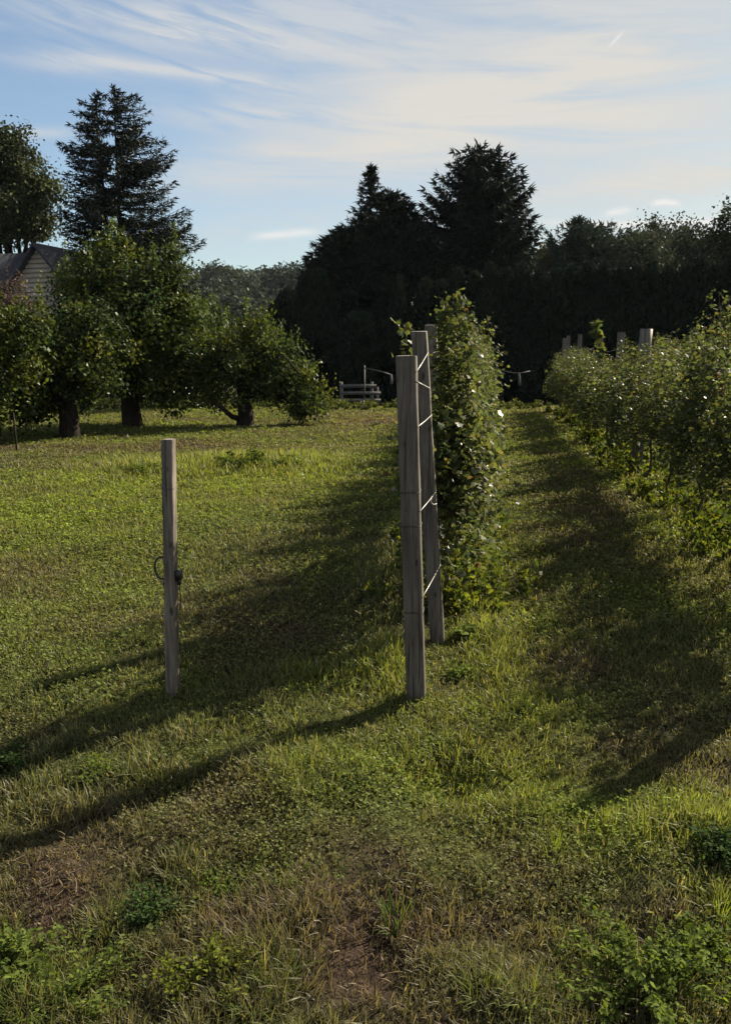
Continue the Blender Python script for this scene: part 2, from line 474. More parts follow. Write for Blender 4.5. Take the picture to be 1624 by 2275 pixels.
LOW = mkspots([(1300, 1620, 250, 100, .8), (160, 1890, 150, 80, .35)])


def turf_col(x, y, rng=None, soil=False):
    """base colour of the turf at a place: lush green to straw to brown"""
    n = fbm(x * 1.3, y * 1.3, 21); n2 = fbm(x * 5, y * 5, 33); n3 = fbm(x * .35, y * .35, 41)
    brown = np.clip(px_spots(x, y, BROWN) + smooth(n, .48, .72) * .5 + smooth(n2, .5, .75) * .35 - .15, 0, 1)
    near = 1 - smooth(y, 2.4, 3.6)
    near = 1 - smooth(y, 2.0, 2.7)
    brown = np.clip(brown + near * .30 * smooth(n2 + .35 * n - .18 + .12 * smooth(-x, -1, 1), .34, .52), 0, 1)
    bright = np.clip(px_spots(x, y, BRIGHT) + smooth(n3, .45, .7) * .35, 0, 1)
    brown = brown * (1 - .75 * np.clip(px_spots(x, y, BRIGHT), 0, 1))
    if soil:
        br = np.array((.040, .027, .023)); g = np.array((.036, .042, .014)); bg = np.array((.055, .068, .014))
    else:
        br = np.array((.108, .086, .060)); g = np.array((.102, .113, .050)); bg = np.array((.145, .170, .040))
    b = brown[..., None]; t = (bright * (1 - .6 * brown))[..., None]
    c = g * (1 - t) + bg * t
    return c * (1 - b) + br * b


rr = np.concatenate([[0.02], np.geomspace(.3, 2500, 250)]); na = 420
# finer azimuth steps ahead of the camera
aa = np.linspace(0, 2 * np.pi, na, endpoint=False); aa = aa - .55 * np.sin(aa)
RRg, AAg = np.meshgrid(rr, aa, indexing='ij')
gx = RRg * np.sin(AAg); gy = RRg * np.cos(AAg); gz = hgt(gx, gy)
gi = np.arange(len(rr) * na).reshape(len(rr), na)
gF = np.stack([gi[:-1], gi[1:], np.roll(gi, -1, 1)[1:], np.roll(gi, -1, 1)[:-1]], -1).reshape(-1, 4)
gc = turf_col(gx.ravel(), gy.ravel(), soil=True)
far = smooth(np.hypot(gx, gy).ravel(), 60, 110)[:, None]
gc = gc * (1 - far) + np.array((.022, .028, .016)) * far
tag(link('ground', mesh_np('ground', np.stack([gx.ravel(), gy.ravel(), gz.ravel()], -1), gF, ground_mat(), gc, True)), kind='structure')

# ------------------------------------------------------------------ grass (uncountable: single objects)
def blade_template(bend, w=.5):
    ts = [0, .45, .8, 1]; ws = [1, .85, .5, 0]
    V = []
    for t, q in zip(ts, ws):
        y = bend * t * t; z = t * (1 - .35 * bend * t)
        if q: V += [(-w * q, y, z), (w * q, y, z)]
        else: V.append((0, y, z))
    F = [(0, 1, 3), (0, 3, 2), (2, 3, 5), (2, 5, 4), (4, 5, 6)]
    return np.array(V, float), np.array(F)


def sample_ground(rng, N, y0, y1, pw, margin=.62, side=.9):
    """positions with density ~ y^-pw per area over the wedge ahead of the camera"""
    ys = np.linspace(y0, y1, 4000); w = (2 * margin * ys + 2 * side) * ys ** -pw
    c = np.cumsum(w); c /= c[-1]
    y = np.interp(rng.random(N), c, ys)
    x = (rng.random(N) * 2 - 1) * (margin * y + side)
    return x, y


def make_grass():
    rng = np.random.default_rng(7)
    A = Acc(); N = 520000
    x, y = sample_ground(rng, N, 1.15, 25, 1.55)
    col = turf_col(x, y)
    h = (.024 + .03 * fbm(x * 2, y * 2, 50)) * (.55 + .9 * fbm(x * 4.5, y * 4.5, 52, 3)) + np.clip(px_spots(x, y, TALL), -.012, .12)
    near = 1 - smooth(y, 2.6, 3.4)
    h = h + near * .018 * smooth(fbm(x * 2.2, y * 2.2, 61), .35, .65)
    s, t = to_row(x, y)
    for tt in (ROW1, ROW2, ROW3):
        h = h + .06 * np.exp(-((t - tt) / .28) ** 2) * (s > 4.7)
    h = h * (.55 + .9 * rng.random(N)) * np.clip((y / 5) ** .12, 1, 1.3)
    low = np.clip(px_spots(x, y, LOW), 0, 1); h = h * (1 - .35 * low)
    # thin out where it is brown
    bare = smooth(fbm(x * 2.7, y * 2.7, 71), .5, .7) * near
    rough = smooth(fbm(x * 5.5, y * 5.5, 64, 3), .46, .62) * (1 - smooth(y, 2.9, 3.5)) * smooth(-x, -.9, .1)
    h = (h + .05 * rough) * (1 - .30 * near)
    keep = rng.random(N) > .75 * bare
    wd = .0042 * np.clip(y / 2.6, .7, 9) ** .72 * (.6 + .8 * rng.random(N))
    v = .65 + .7 * rng.random(N)
    straw = rng.random(N) < .07
    col = np.where(straw[:, None], np.array((.22, .185, .115)) * (.6 + .6 * rng.random(N))[:, None], col) * v[:, None]
    z = hgt(x, y) - .004
    for k, bend in enumerate((.15, .4, .75, 1.0)):
        TV, TF = blade_template(bend)
        sel = np.where(((np.arange(N) % 4) == k) & keep)[0]
        n = len(sel); a = rng.random(n) * 2 * np.pi; lean = rng.normal(0, .22, n); lean2 = rng.normal(0, .22, n)
        zc = np.stack([lean, lean2, np.ones(n)], -1); zc /= np.linalg.norm(zc, axis=1)[:, None]
        yc = np.stack([np.cos(a), np.sin(a), np.zeros(n)], -1)
        yc -= zc * np.sum(yc * zc, 1)[:, None]; yc /= np.linalg.norm(yc, axis=1)[:, None]
        xc = np.cross(yc, zc)
        Mx = np.stack([xc, yc, zc], -1)
        scatter(A, TV, TF, np.stack([x, y, z], -1)[sel], Mx, np.stack([wd[sel], h[sel] * .8, h[sel]], -1), col[sel], np.array([.55, .55, .8, .8, 1, 1, 1.1]))
    tag(link('grass', A.mesh('grass', M['grass'])), 'short green and straw coloured grass of the vineyard lawn', 'grass', kind='stuff')
    # low clover and small broad leaves between the blades
    A = Acc(); N = 330000
    x, y = sample_ground(rng, N, 1.15, 24, 1.5)
    den = fbm(x * 1.8, y * 1.8, 90) + .25 * fbm(x * 7, y * 7, 91)
    k = den > .50 + .12 * rng.random(N) + .10 * (1 - smooth(y, 3, 4.2)); x = x[k]; y = y[k]; N = len(x)
    col = turf_col(x, y) * np.array((1.0, 1.1, .85)) * (.6 + .8 * rng.random(N))[:, None]
    nz = np.stack([rng.normal(0, .5, N), rng.normal(0, .5, N), np.ones(N)], -1)
    Mx = frames(nz, rng.normal(size=(N, 3)))
    sc = .011 * np.clip(y / 2.8, .8, 9) ** .72 * (.6 + .9 * rng.random(N))
    z = hgt(x, y) + (.008 + .03 * rng.random(N)) * (1 + .5 * near_one(y))
    scatter(A, RHOMB_V * np.array([1.3, 1, 1]), RHOMB_F, np.stack([x, y, z], -1), Mx, sc, col)
    tag(link('clover', A.mesh('clover', M['weed'])), 'low clover and small leaved ground cover among the lawn grass', 'ground cover', kind='stuff')
    # dry thatch: thin straw stalks lying over the rough foreground
    A = Acc(); N = 7000
    x, y = sample_ground(rng, N, 1.15, 6, 1.0)
    k = rng.random(N) < (.25 + .75 * smooth(px_spots(x, y, BROWN) + fbm(x * 3, y * 3, 5) * .5, .3, .8)); x = x[k]; y = y[k]; N = len(x)
    TV, TF = blade_template(.6)
    zc = np.stack([rng.normal(0, 1, N), rng.normal(0, 1, N), .35 + .5 * rng.random(N)], -1)
    Mx = frames(rng.normal(size=(N, 3)), zc)[:, :, [0, 2, 1]]
    L = .03 + .06 * rng.random(N)
    scatter(A, TV, TF, np.stack([x, y, hgt(x, y) + .004], -1), Mx, np.stack([.0016 + 0 * L, L, L], -1),
            np.array((.23, .175, .115)) * (.45 + .9 * rng.random(N))[:, None])
    tag(link('dry_thatch', A.mesh('dry_thatch', M['weed'])), 'dead straw stalks lying over the rough brown foreground turf', 'dead grass', kind='stuff')


def near_one(y): return 1 - smooth(y, 2.6, 3.4)


# row offsets (metres to the right of the camera, across the rows)
p1 = G(925, 1552); S1, ROW1 = to_row(p1[0], p1[1])
q2 = G(1600, 1205); S2, ROW2 = to_row(q2[0], q2[1])
ROW3 = 2 * ROW2 - ROW1
print('post1', p1, 'row1', S1, ROW1, 'row2', S2, ROW2)
make_grass()

# ------------------------------------------------------------------ posts of the centre row and the single stake
def square_post(base, top, w, seed, name='post', depth=None, sink=.12):
    """rough square post between two points, faces along the row; returns mesh in world axes relative to base"""
    rng = np.random.default_rng(seed); depth = depth or w
    b = np.array(base, float); t = np.array(top, float); ax = t - b; n = 22
    V = []; F = []
    ex = np.array([rnor[0], rnor[1], 0]); ey = np.array([rdir[0], rdir[1], 0])
    c = .05
    prof = [(-.5 + c, -.5), (.5 - c, -.5), (.5, -.5 + c), (.5, .5 - c), (.5 - c, .5), (-.5 + c, .5), (-.5, .5 - c), (-.5, -.5 + c)]
    k = len(prof)
    for i in range(n + 1):
        f = i / n
        p = ax * (f * (1 + sink / np.linalg.norm(ax)) - sink / np.linalg.norm(ax))
        wob = rng.normal(0, .0005, 2); ww = 1 + rng.normal(0, .004)
        for (a, d) in prof:
            e = rng.normal(0, .0007)
            V.append(p + ex * (a * w * ww + wob[0] + e) + ey * (d * depth * ww + wob[1] + e))
    for i in range(n):
        for j in range(k):
            F.append((i * k + j, i * k + (j + 1) % k, (i + 1) * k + (j + 1) % k, (i + 1) * k + j))
    V = np.array(V); V[-k:, 2] += rng.normal(0, .002, k)
    A = Acc(); A.add(V, F)
    # top cap a little domed
    V2 = np.vstack([V[-k:], V[-k:].mean(0) + (0, 0, .003)]); A.add(V2, [(j, (j + 1) % k, k) for j in range(k)])
    return A


def top_at(base, u, v):            # point straight ahead distance of base, seen at (u, v)
    return P(u, v, base[1])


def add_box(A, c, s, C=None, rz=0):
    x, y, z = s[0] / 2, s[1] / 2, s[2] / 2
    V = np.array([(i, j, k) for i in (-x, x) for j in (-y, y) for k in (-z, z)], float)
    if rz:
        ca, sa = math.cos(rz), math.sin(rz); V = np.stack([V[:, 0] * ca - V[:, 1] * sa, V[:, 0] * sa + V[:, 1] * ca, V[:, 2]], -1)
    A.add(V + np.array(c), [(0, 1, 3, 2), (4, 6, 7, 5), (0, 4, 5, 1), (2, 3, 7, 6), (0, 2, 6, 4), (1, 5, 7, 3)], C)


def wrap_loop(centre, w, depth, r=.0018, sag=0):
    a = w / 2 + r; b = depth / 2 + r
    ex = np.array([rnor[0], rnor[1], 0]); ey = np.array([rdir[0], rdir[1], 0])
    pts = [centre + ex * x + ey * y + np.array((0, 0, z)) for x, y, z in
           ((-a, -b, 0), (0, -b - .001, sag), (a, -b, 0), (a, b, .003), (-a, b, .003), (-a, -b, 0))]
    return pts


b1 = np.array(p1); t1 = np.array(top_at(p1, 903, 790))
W1 = .084
root = thing('end_post', 'tall square weathered wooden post standing free in front of the centre vine row', 'post', b1)
link('post', square_post(b1, t1, W1, 1).mesh('post', M['post']), root)
b2 = np.array(G(972, 1425)); t2 = np.array(top_at(b2, 931, 736)); W2 = .078
root2 = thing('end_post', 'leaning square wooden post right behind the nearest post where the vines begin', 'post', b2)
link('post', square_post(b2, t2, W2, 2).mesh('post', M['post']), root2)
b3 = np.array(rowpt(to_row(b2[0], b2[1])[0] + 1.0, ROW1 - .02)); t3 = np.array(top_at(b3, 957, 722))
root3 = thing('row_post', 'third post of the centre row, its top showing beside the vine peak', 'post', b3)
link('post', square_post(b3, t3, .078, 3).mesh('post', M['post']), root3)


def on_post(b, t, v, edge, w):      # point on the front right edge of a post at photo height v
    f0 = 0; bb = np.array(b); tt = np.array(t)
    best = min(np.linspace(0, 1, 400), key=lambda f: abs(proj(bb + (tt - bb) * f)[1] - v))
    p = bb + (tt - bb) * best
    return p + np.array([rnor[0], rnor[1], 0]) * (w / 2 + .002) * edge - np.array([rdir[0], rdir[1], 0]) * (w / 2 + .002)


def proj(p):
    x, y, z = p[0], p[1], p[2] - EYE
    f = y * math.cos(PITCH) - z * math.sin(PITCH); up = y * math.sin(PITCH) + z * math.cos(PITCH)
    return 812 + FPX * x / f, 1137.5 - FPX * up / f


# dark wires wound round the near post
for v in (1165, 1356, 1092):
    A = Acc(); f = min(np.linspace(0, 1, 300), key=lambda f: abs(proj(b1 + (t1 - b1) * f)[1] - v))
    add_tube(A, np.array(wrap_loop((t1 - b1) * f, W1, W1, .0016, .002)), .0018, 6)
    link('wire_wrap', A.mesh('wire_wrap', M['black']), root)
# bright cords strung from the near post to the leaning post
cords = [(826, 784, 'topmost'), (946, 921, 'second highest'), (1131, 1090, 'third highest'), (1320, 1253, 'lowest')]
for va, vb, nm in cords:
    a = on_post(b1, t1, va, 1, W1); b = on_post(b2, t2, vb, 1, W2)
    pts = [a, a * .5 + b * .5 - np.array((0, 0, .002)), b, b + np.array([rdir[0], rdir[1], 0]) * W2 * .5]
    A = Acc(); add_tube(A, np.array(pts), .0022, 6)
    if nm == 'third highest':
        q = a * .35 + b * .65; add_tube(A, np.array([q, q + (0, 0, -.02), q + (.012, .0, -.035), q + (.03, 0, -.03)]), .0028, 5)
    tag(link('tie_wire', A.mesh('tie_wire', M['wire'])), nm + ' pale cord tied between the nearest post and the leaning post', 'wire', 'tie wires between the two near posts')
a = on_post(b1, t1, 846, 1, W1); b = on_post(b2, t2, 862, 1, W2)
A = Acc(); add_tube(A, np.array([a, b]), .0020, 5)
tag(link('tie_wire', A.mesh('tie_wire', M['wire'])), 'thin dull cord slanting down just under the topmost cord', 'wire', 'tie wires between the two near posts')

# small stake on the left
bL = np.array(G(384, 1545)); tL = np.array(top_at(bL, 374, 976)); WL = .050
rootL = thing('wooden_stake', 'slim wooden stake standing alone in the left lawn with a black ring', 'stake', bL)
link('stake', square_post(bL, tL, WL, 4, sink=.1).mesh('stake', M['stake']), rootL)
def at_stake(v):
    f = min(np.linspace(0, 1, 300), key=lambda f: abs(proj(bL + (tL - bL) * f)[1] - v)); return (tL - bL) * f
ex = np.array([rnor[0], rnor[1], 0]); ey = np.array([rdir[0], rdir[1], 0])
c = at_stake(1262)
A = Acc(); th = np.linspace(R(50), R(310), 16)
add_tube(A, np.array([c - ex * (WL / 2 + .012) + ex * .034 * math.cos(t) * 1.0 + np.array((0, 0, .052 * math.sin(t))) - ey * .01 for t in th]), .0052, 7)
add_tube(A, np.array([c - ex * (WL / 2 - .002) + np.array((0, 0, -.05)) - ey * .012, c - ex * (WL / 2 + .010) + np.array((0, 0, -.075)) - ey * .012, c - ex * (WL / 2 - .001) + np.array((0, 0, -.10)) - ey * .012]), .004, 6)
link('ring', A.mesh('ring', M['black'], True), rootL)
A = Acc(); c = at_stake(1276)
add_box(A, c + ex * (WL / 2 + .012), (.026, .032, .040), None, -RA); add_box(A, c + ex * (WL / 2 + .014) + np.array((0, 0, -.03)), (.014, .02, .03), None, -RA)
add_tube(A, np.array([c + ex * (WL / 2 + .014) + np.array((0, 0, -.03)), c + ex * (WL / 2 + .017) + np.array((0, 0, -.10)), c + ex * (WL / 2 + .012) + np.array((0, 0, -.17))]), .0028, 6)
link('latch', A.mesh('latch', M['black']), rootL)
A = Acc(); c = at_stake(1085); add_tube(A, np.array(wrap_loop(c, WL, WL, .001)), .0012, 5)
link('wire_wrap', A.mesh('wire_wrap', M['black']), rootL)

# ------------------------------------------------------------------ grapevines
VINE_COLS = np.array([(.066, .082, .026), (.058, .072, .030), (.085, .090, .026), (.045, .064, .026), (.105, .095, .030), (.095, .06, .03)])


def vine_parts(seed, tall=0.0, length=1.25, nshoot=27, bulge=0.0, hang=.5, fill=500, spire=0):
    rng = np.random.default_rng(seed)
    L = Acc(); Sh = Acc(); Tr = Acc()
    # trunk and cordon (y along the row)
    zc = .78
    tx = rng.normal(0, .02, 6)
    pts = [(tx[i] * (i > 0), rng.normal(0, .015), z) for i, z in enumerate(np.linspace(-.08, zc, 6))]
    add_tube(Tr, np.array(pts), np.linspace(.016, .011, 6), 7)
    for sgn in (-1, 1):
        add_tube(Tr, np.array([(pts[-1][0], 0, zc - .01), (rng.normal(0, .02), sgn * .2, zc + .03), (rng.normal(0, .03), sgn * length * .5, zc + .02)]), (.010, .008, .006), 6)
    pos = []; outw = []; sz = []
    for i in range(nshoot):
        y0 = (i + .5) / nshoot * length * 1.1 - length * .55 + rng.normal(0, .03)
        p = np.array((rng.normal(0, .04), y0, zc + rng.normal(0, .04)))
        droop = rng.random() < hang and i >= spire
        side = rng.choice((-1, 1)) if bulge == 0 else rng.choice((-1, 1, 1))
        d = np.array((rng.normal(0, .15), rng.normal(0, .12), 1.0))
        ln = (rng.uniform(.75, 1.12) + tall * rng.random()) if not droop else rng.uniform(.9, 1.35)
        if spire and i >= spire and not droop: ln = rng.uniform(.45, .68)
        if i < spire: p[1] = -.12 + rng.normal(0, .04); p[0] = .05 + rng.normal(0, .025); d = np.array((rng.normal(0, .05), rng.normal(0, .05), 1.0)); ln = rng.uniform(1.05, 1.42)
        n = int(ln / .042); P_ = [p.copy()]
        for k in range(n):
            f = k / n
            if droop: d = d + np.array((side * .075, rng.normal(0, .02), -.055 - .10 * (f > .3)))
            else: d = d + np.array((rng.normal(0, .03) - .10 * p[0], rng.normal(0, .03), .02))
            d /= np.linalg.norm(d); p = p + d * .042
            if p[2] < .42 + .12 * math.sin(i * 2.3): break
            if abs(p[0]) > .17 + bulge and droop: d[0] = 0; d[2] -= .3
            P_.append(p.copy())
            for _ in range((10 if i < spire else 6) if f > .12 else 3):
                off = rng.normal(0, 1, 3) * (.055, .055, .04) * ((.35 + .9 * (1 - f)) if i < spire else 1)
                pos.append(p + off); outw.append((p[0] * 2.4 + rng.normal(0, .5), rng.normal(0, .6), .45 + rng.normal(0, .4)))
                sz.append(rng.uniform(.026, .054) * (1 - .35 * f))
        if len(P_) > 3: add_tube(Sh, np.array(P_[::3] + [P_[-1]]), np.linspace(.0035, .0015, len(P_[::3]) + 1), 4, (.5, .45, .3))
    nf = fill                       # leaves filling the middle of the canopy
    fz = rng.uniform(.38 if spire else .50, 1.5 if spire else 1.62, nf); fp = np.stack([rng.normal(0, .13, nf), rng.uniform(-.55, .55, nf) * length, fz], -1)
    pos = np.concatenate([np.array(pos), fp]); outw = np.concatenate([np.array(outw), rng.normal(0, 1, (nf, 3)) + np.array((0, 0, .4))])
    sz = np.concatenate([np.array(sz), rng.uniform(.03, .058, nf)]); N = len(pos)
    Fm = frames(outw, np.stack([rng.normal(0, .7, N), rng.normal(0, .7, N), -.6 + rng.normal(0, .5, N)], -1))
    ci = rng.choice(len(VINE_COLS), N, p=(.30, .26, .15, .23, .04, .02))
    C = (VINE_COLS[ci] * .95 + .004) * rng.uniform(.65, 1.35, N)[:, None]
    scatter(L, GRAPE_V, GRAPE_F, pos, Fm, sz, C)
    scatter(L, OVAL_V, OVAL_F, pos[::3] + rng.normal(0, .04, (len(pos[::3]), 3)), rots(rng, len(pos[::3])), sz[::3] * .7, C[::3] * 1.1)
    return L.mesh('vine_leaves', M['vine']), Sh.mesh('vine_shoots', M['vbark']), Tr.mesh('vine_trunk', M['vbark'], True)


variants = [vine_parts(100 + i, tall=.22 + .1 * (i % 3), hang=.5, nshoot=(27, 17, 24, 27, 15, 25, 20)[i], fill=(420, 160, 350, 420, 120, 350, 220)[i]) for i in range(7)]
ORD = ['first', 'second', 'third', 'fourth', 'fifth', 'sixth', 'seventh', 'eighth', 'ninth', 'tenth', 'eleventh', 'twelfth', 'thirteenth', 'fourteenth', 'fifteenth', 'sixteenth', 'seventeenth', 'eighteenth', 'nineteenth', 'twentieth']


def plant_vine(s, t, var, label, group, rz=None, sc=1.0, scz=1.0):
    x, y, z = rowpt(s, t)
    r = thing('grapevine', label, 'grapevine', (x, y, z), 0, group)
    r.rotation_euler = (0, 0, -RA + (math.pi if rz else 0)); r.scale = (sc, 1, scz)
    link('foliage', var[0], r); link('shoots', var[1], r); link('trunk', var[2], r)
    return r


rs = random.Random(9)
# centre row
s_end2 = to_row(b2[0], b2[1])[0]
spec = vine_parts(501, tall=.05, length=.95, nshoot=36, bulge=.0, hang=.6, fill=1300, spire=7)
plant_vine(s_end2 + .55, ROW1 + .07, spec, 'tallest grapevine peaking right beside the posts at the near end of centre row', 'grapevines of the centre row', None, .92, .875)
s = s_end2 + 1.6; i = 1
while s < 21.5:
    plant_vine(s, ROW1 + .09, variants[(i * 3) % 7], '%s grapevine of the centre row counted from the near posts' % ORD[i], 'grapevines of the centre row', i % 2, rs.uniform(.9, 1.1), rs.uniform(.84, .90))
    s += 1.15; i += 1
# little leafy shoot beside the top of the near post
rng = np.random.default_rng(77)
# right row: near end out of the picture
s = 5.15; i = 0
while s < 21.5:
    tall = (.97 if s < 7.5 else .90) if s < 9.8 else .82
    plant_vine(s, ROW2 - .04, variants[(0, 2, 3, 5, 1, 3, 2, 4, 0, 6, 3, 5, 2, 1, 0, 3)[i % 16]], '%s grapevine of the right hand row counted from its near end' % ORD[i], 'grapevines of the right hand row', i % 2, rs.uniform(1.05, 1.3), rs.uniform(.91, .98) * tall + (.02 if s < 8 else 0))
    s += 1.15; i += 1
s = 8.0; i = 0
while s < 21.5:
    plant_vine(s, ROW3, variants[(i * 2) % 7], '%s grapevine of the farthest right row behind the right hand row' % ORD[i], 'grapevines of the farthest right row', i % 2, 1.1, rs.uniform(.88, .95))
    s += 1.2; i += 1

# posts of the right row whose tops rise above the leaves
def plain_post(s, t, h, w, label, seed, rnd=False, grp='posts of the right hand row'):
    x, y, z = rowpt(s, t)
    r = thing('row_post', label, 'post', (x, y, z), 0, grp)
    if rnd:
        A = Acc(); rg = np.random.default_rng(seed)
        add_tube(A, np.array([(rg.normal(0, .004), rg.normal(0, .004), q) for q in np.linspace(-.1, h, 10)]), w / 2 * (1 + rg.normal(0, .015, 10)), 16)
        link('post', A.mesh('post', M['post'], True), r)
    else:
        link('post', square_post((0, 0, 0), (rs.uniform(-.02, .02), rs.uniform(-.02, .02), h), w, seed).mesh('post', M['post']), r)
for u, v, w, lab in ((1435, 730, .15, 'thick round post rising above the leaves of the right row'),
                     (1377, 738, .10, 'square post next left of the thick round post'),
                     (1334, 742, .09, 'slim post with a leafy shoot climbing above its top'),
                     (1290, 742, .08, 'short post top showing just behind the leaves in the right row middle'),
                     (1265, 746, .08, 'post top half covered by leaves near the far end'),
                     (1195, 751, .09, 'farthest post at the far left end of the right row')):
    a = math.atan2(ray(u, v)[0], ray(u, v)[1])       # where the sight line crosses the row
    sv = ROW2 / math.tan(a - RA)
    sv = min(sv, 21.6)
    x, y, z = rowpt(sv, ROW2); top = P(u, v, y)[2] - z
    plain_post(sv, ROW2, top, w, lab, int(u), w > .12)
plain_post(4.45, ROW2, 1.66, .085, 'near end post of the right hand row casting the long shadow', 60)
for k, s in enumerate((9.5, 14, 18.5, 21.6)):
    plain_post(s, ROW1, 1.75, .08, '%s post hidden in the leaves of the centre row' % ORD[k], 70 + k, False, 'posts inside the centre row')
# wires along the rows
for t, g, s0 in ((ROW1, 'centre', s_end2), (ROW2, 'right hand', 4.45), (ROW3, 'farthest right', 7.5)):
    for h, nm in ((.80, 'lowest'), (1.15, 'middle'), (1.58, 'top')):
        A = Acc(); add_tube(A, np.array([np.array(rowpt(s, t)) + (0, 0, h) for s in np.linspace(s0, 21.6, 12)]), .0018, 5)
        tag(link('trellis_wire', A.mesh('trellis_wire', M['wire'])), '%s wire stretched along the %s vine row' % (nm, g), 'wire', 'trellis wires')

# lone leafy shoots beside post tops
def shoot(base, pts, n, seed, label, size=.05):
    rg = np.random.default_rng(seed); r = thing('vine_shoot', label, 'shoot', base)
    pts = np.array(pts, float) - np.array(base); f = np.linspace(0, 1, 12)
    k = np.linspace(0, 1, len(pts)); c = np.stack([np.interp(f, k, pts[:, j]) for j in range(3)], -1)
    A = Acc(); add_tube(A, c, np.linspace(.004, .002, 12), 5, (.6, .5, .3)); link('stem', A.mesh('stem', M['vbark']), r)
    A = Acc(); q = rg.random(n); p = np.stack([np.interp(q, k, pts[:, j]) for j in range(3)], -1) + rg.normal(0, .018, (n, 3))
    C = VINE_COLS[rg.choice(4, n)] * rg.uniform(.9, 1.5, n)[:, None]
    scatter(A, GRAPE_V, GRAPE_F, p, rots(rg, n), rg.uniform(.6, 1.1, n) * size, C); link('leaves', A.mesh('leaves', M['vine']), r)
d = b2[1] + .05
shoot(P(912, 800, d), [P(912, 810, d), P(892, 775, d), P(905, 745, d), P(893, 715, d), P(917, 735, d)], 34, 3, 'leafy curling shoot poking out left of the nearest post top', .038)
x, y, z = rowpt(13.2, ROW2)
shoot(P(1333, 790, y), [P(1333, 800, y), P(1330, 745, y), P(1324, 718, y)], 46, 4, 'bright leafy shoot standing above the slim post of the right row', .11)

# ------------------------------------------------------------------ trees
def leafy_clumps(A, rng, blobs, dens, leaf, cols, clump=.32, per=70, tmpl=(RHOMB_V, RHOMB_F), flat=.8, up=.3, fill=.35):
    """blobs: (x,y,z,rx,ry,rz). clumps of leaves over the outer part of every blob"""
    cent = []
    for (cx, cy, cz, rx, ry, rz) in blobs:
        n = int(dens * (rx * ry + ry * rz + rx * rz) / 3 * 4 * math.pi) + 3
        d = rng.normal(size=(n, 3)); d /= np.linalg.norm(d, axis=1)[:, None]
        r = np.where(rng.random(n) < fill, rng.random(n) ** .5 * .8, rng.uniform(.72, 1.05, n))
        cent.append(np.array((cx, cy, cz)) + d * r[:, None] * np.array((rx, ry, rz)))
    cent = np.concatenate(cent)
    n = len(cent); mid = np.mean([b[:3] for b in blobs], 0)
    cs = clump * rng.uniform(.6, 1.35, n)
    # each clump has its own tone
    cc = cols[rng.choice(len(cols), n)] * rng.uniform(.55, 1.45, n)[:, None]
    k = np.repeat(np.arange(n), per); N = len(k)
    off = rng.normal(size=(N, 3)) * .5 * cs[k][:, None] * np.array((1, 1, flat))
    pos = cent[k] + off
    out = (pos - mid); out /= np.linalg.norm(out, axis=1)[:, None] + 1e-6
    nrm = out * .5 + rng.normal(0, .7, (N, 3)) + np.array((0, 0, up))
    Fm = frames(nrm, rng.normal(size=(N, 3)) + np.array((0, 0, -.5)))
    scatter(A, tmpl[0], tmpl[1], pos, Fm, leaf * rng.uniform(.6, 1.3, N), cc[k] * rng.uniform(.75, 1.25, N)[:, None])
    return cent


def limb_tree(A, rng, base, fork, targets, r0, r1, sag=0):
    base = np.array(base, float); fork = np.array(fork, float)
    mid = (base + fork) / 2 + rng.normal(0, .04, 3)
    add_tube(A, np.array([base - (0, 0, .25), base + (0, 0, .02), mid, fork]), (r0 * 1.5, r0 * 1.18, r0, r0 * .85), 12)
    for t in targets:
        t = np.array(t); n = 6; pts = []
        for i in range(n + 1):
            f = i / n; p = fork * (1 - f) + t * f + np.array((0, 0, .22 * math.sin(f * math.pi) * np.linalg.norm(t - fork) * .6)) + rng.normal(0, .03 * np.linalg.norm(t - fork), 3) * (0 < i < n)
            pts.append(p)
        add_tube(A, np.array(pts), np.linspace(r1, r1 * .25, n + 1), 7)


APPLE = np.array([(.050, .070, .024), (.036, .052, .022), (.066, .080, .024), (.028, .045, .020), (.085, .092, .022)])
DARKG = np.array([(.035, .05, .022), (.028, .042, .02), (.045, .055, .024)])


def px_blob(u, v, ru, rv, d, ry=None, dd=0):
    c = P(u, v, d + dd); m = (d + dd) / 1.0 / FPX
    return (c[0], c[1], c[2], ru * m, (ry if ry else ru * m), rv * m)


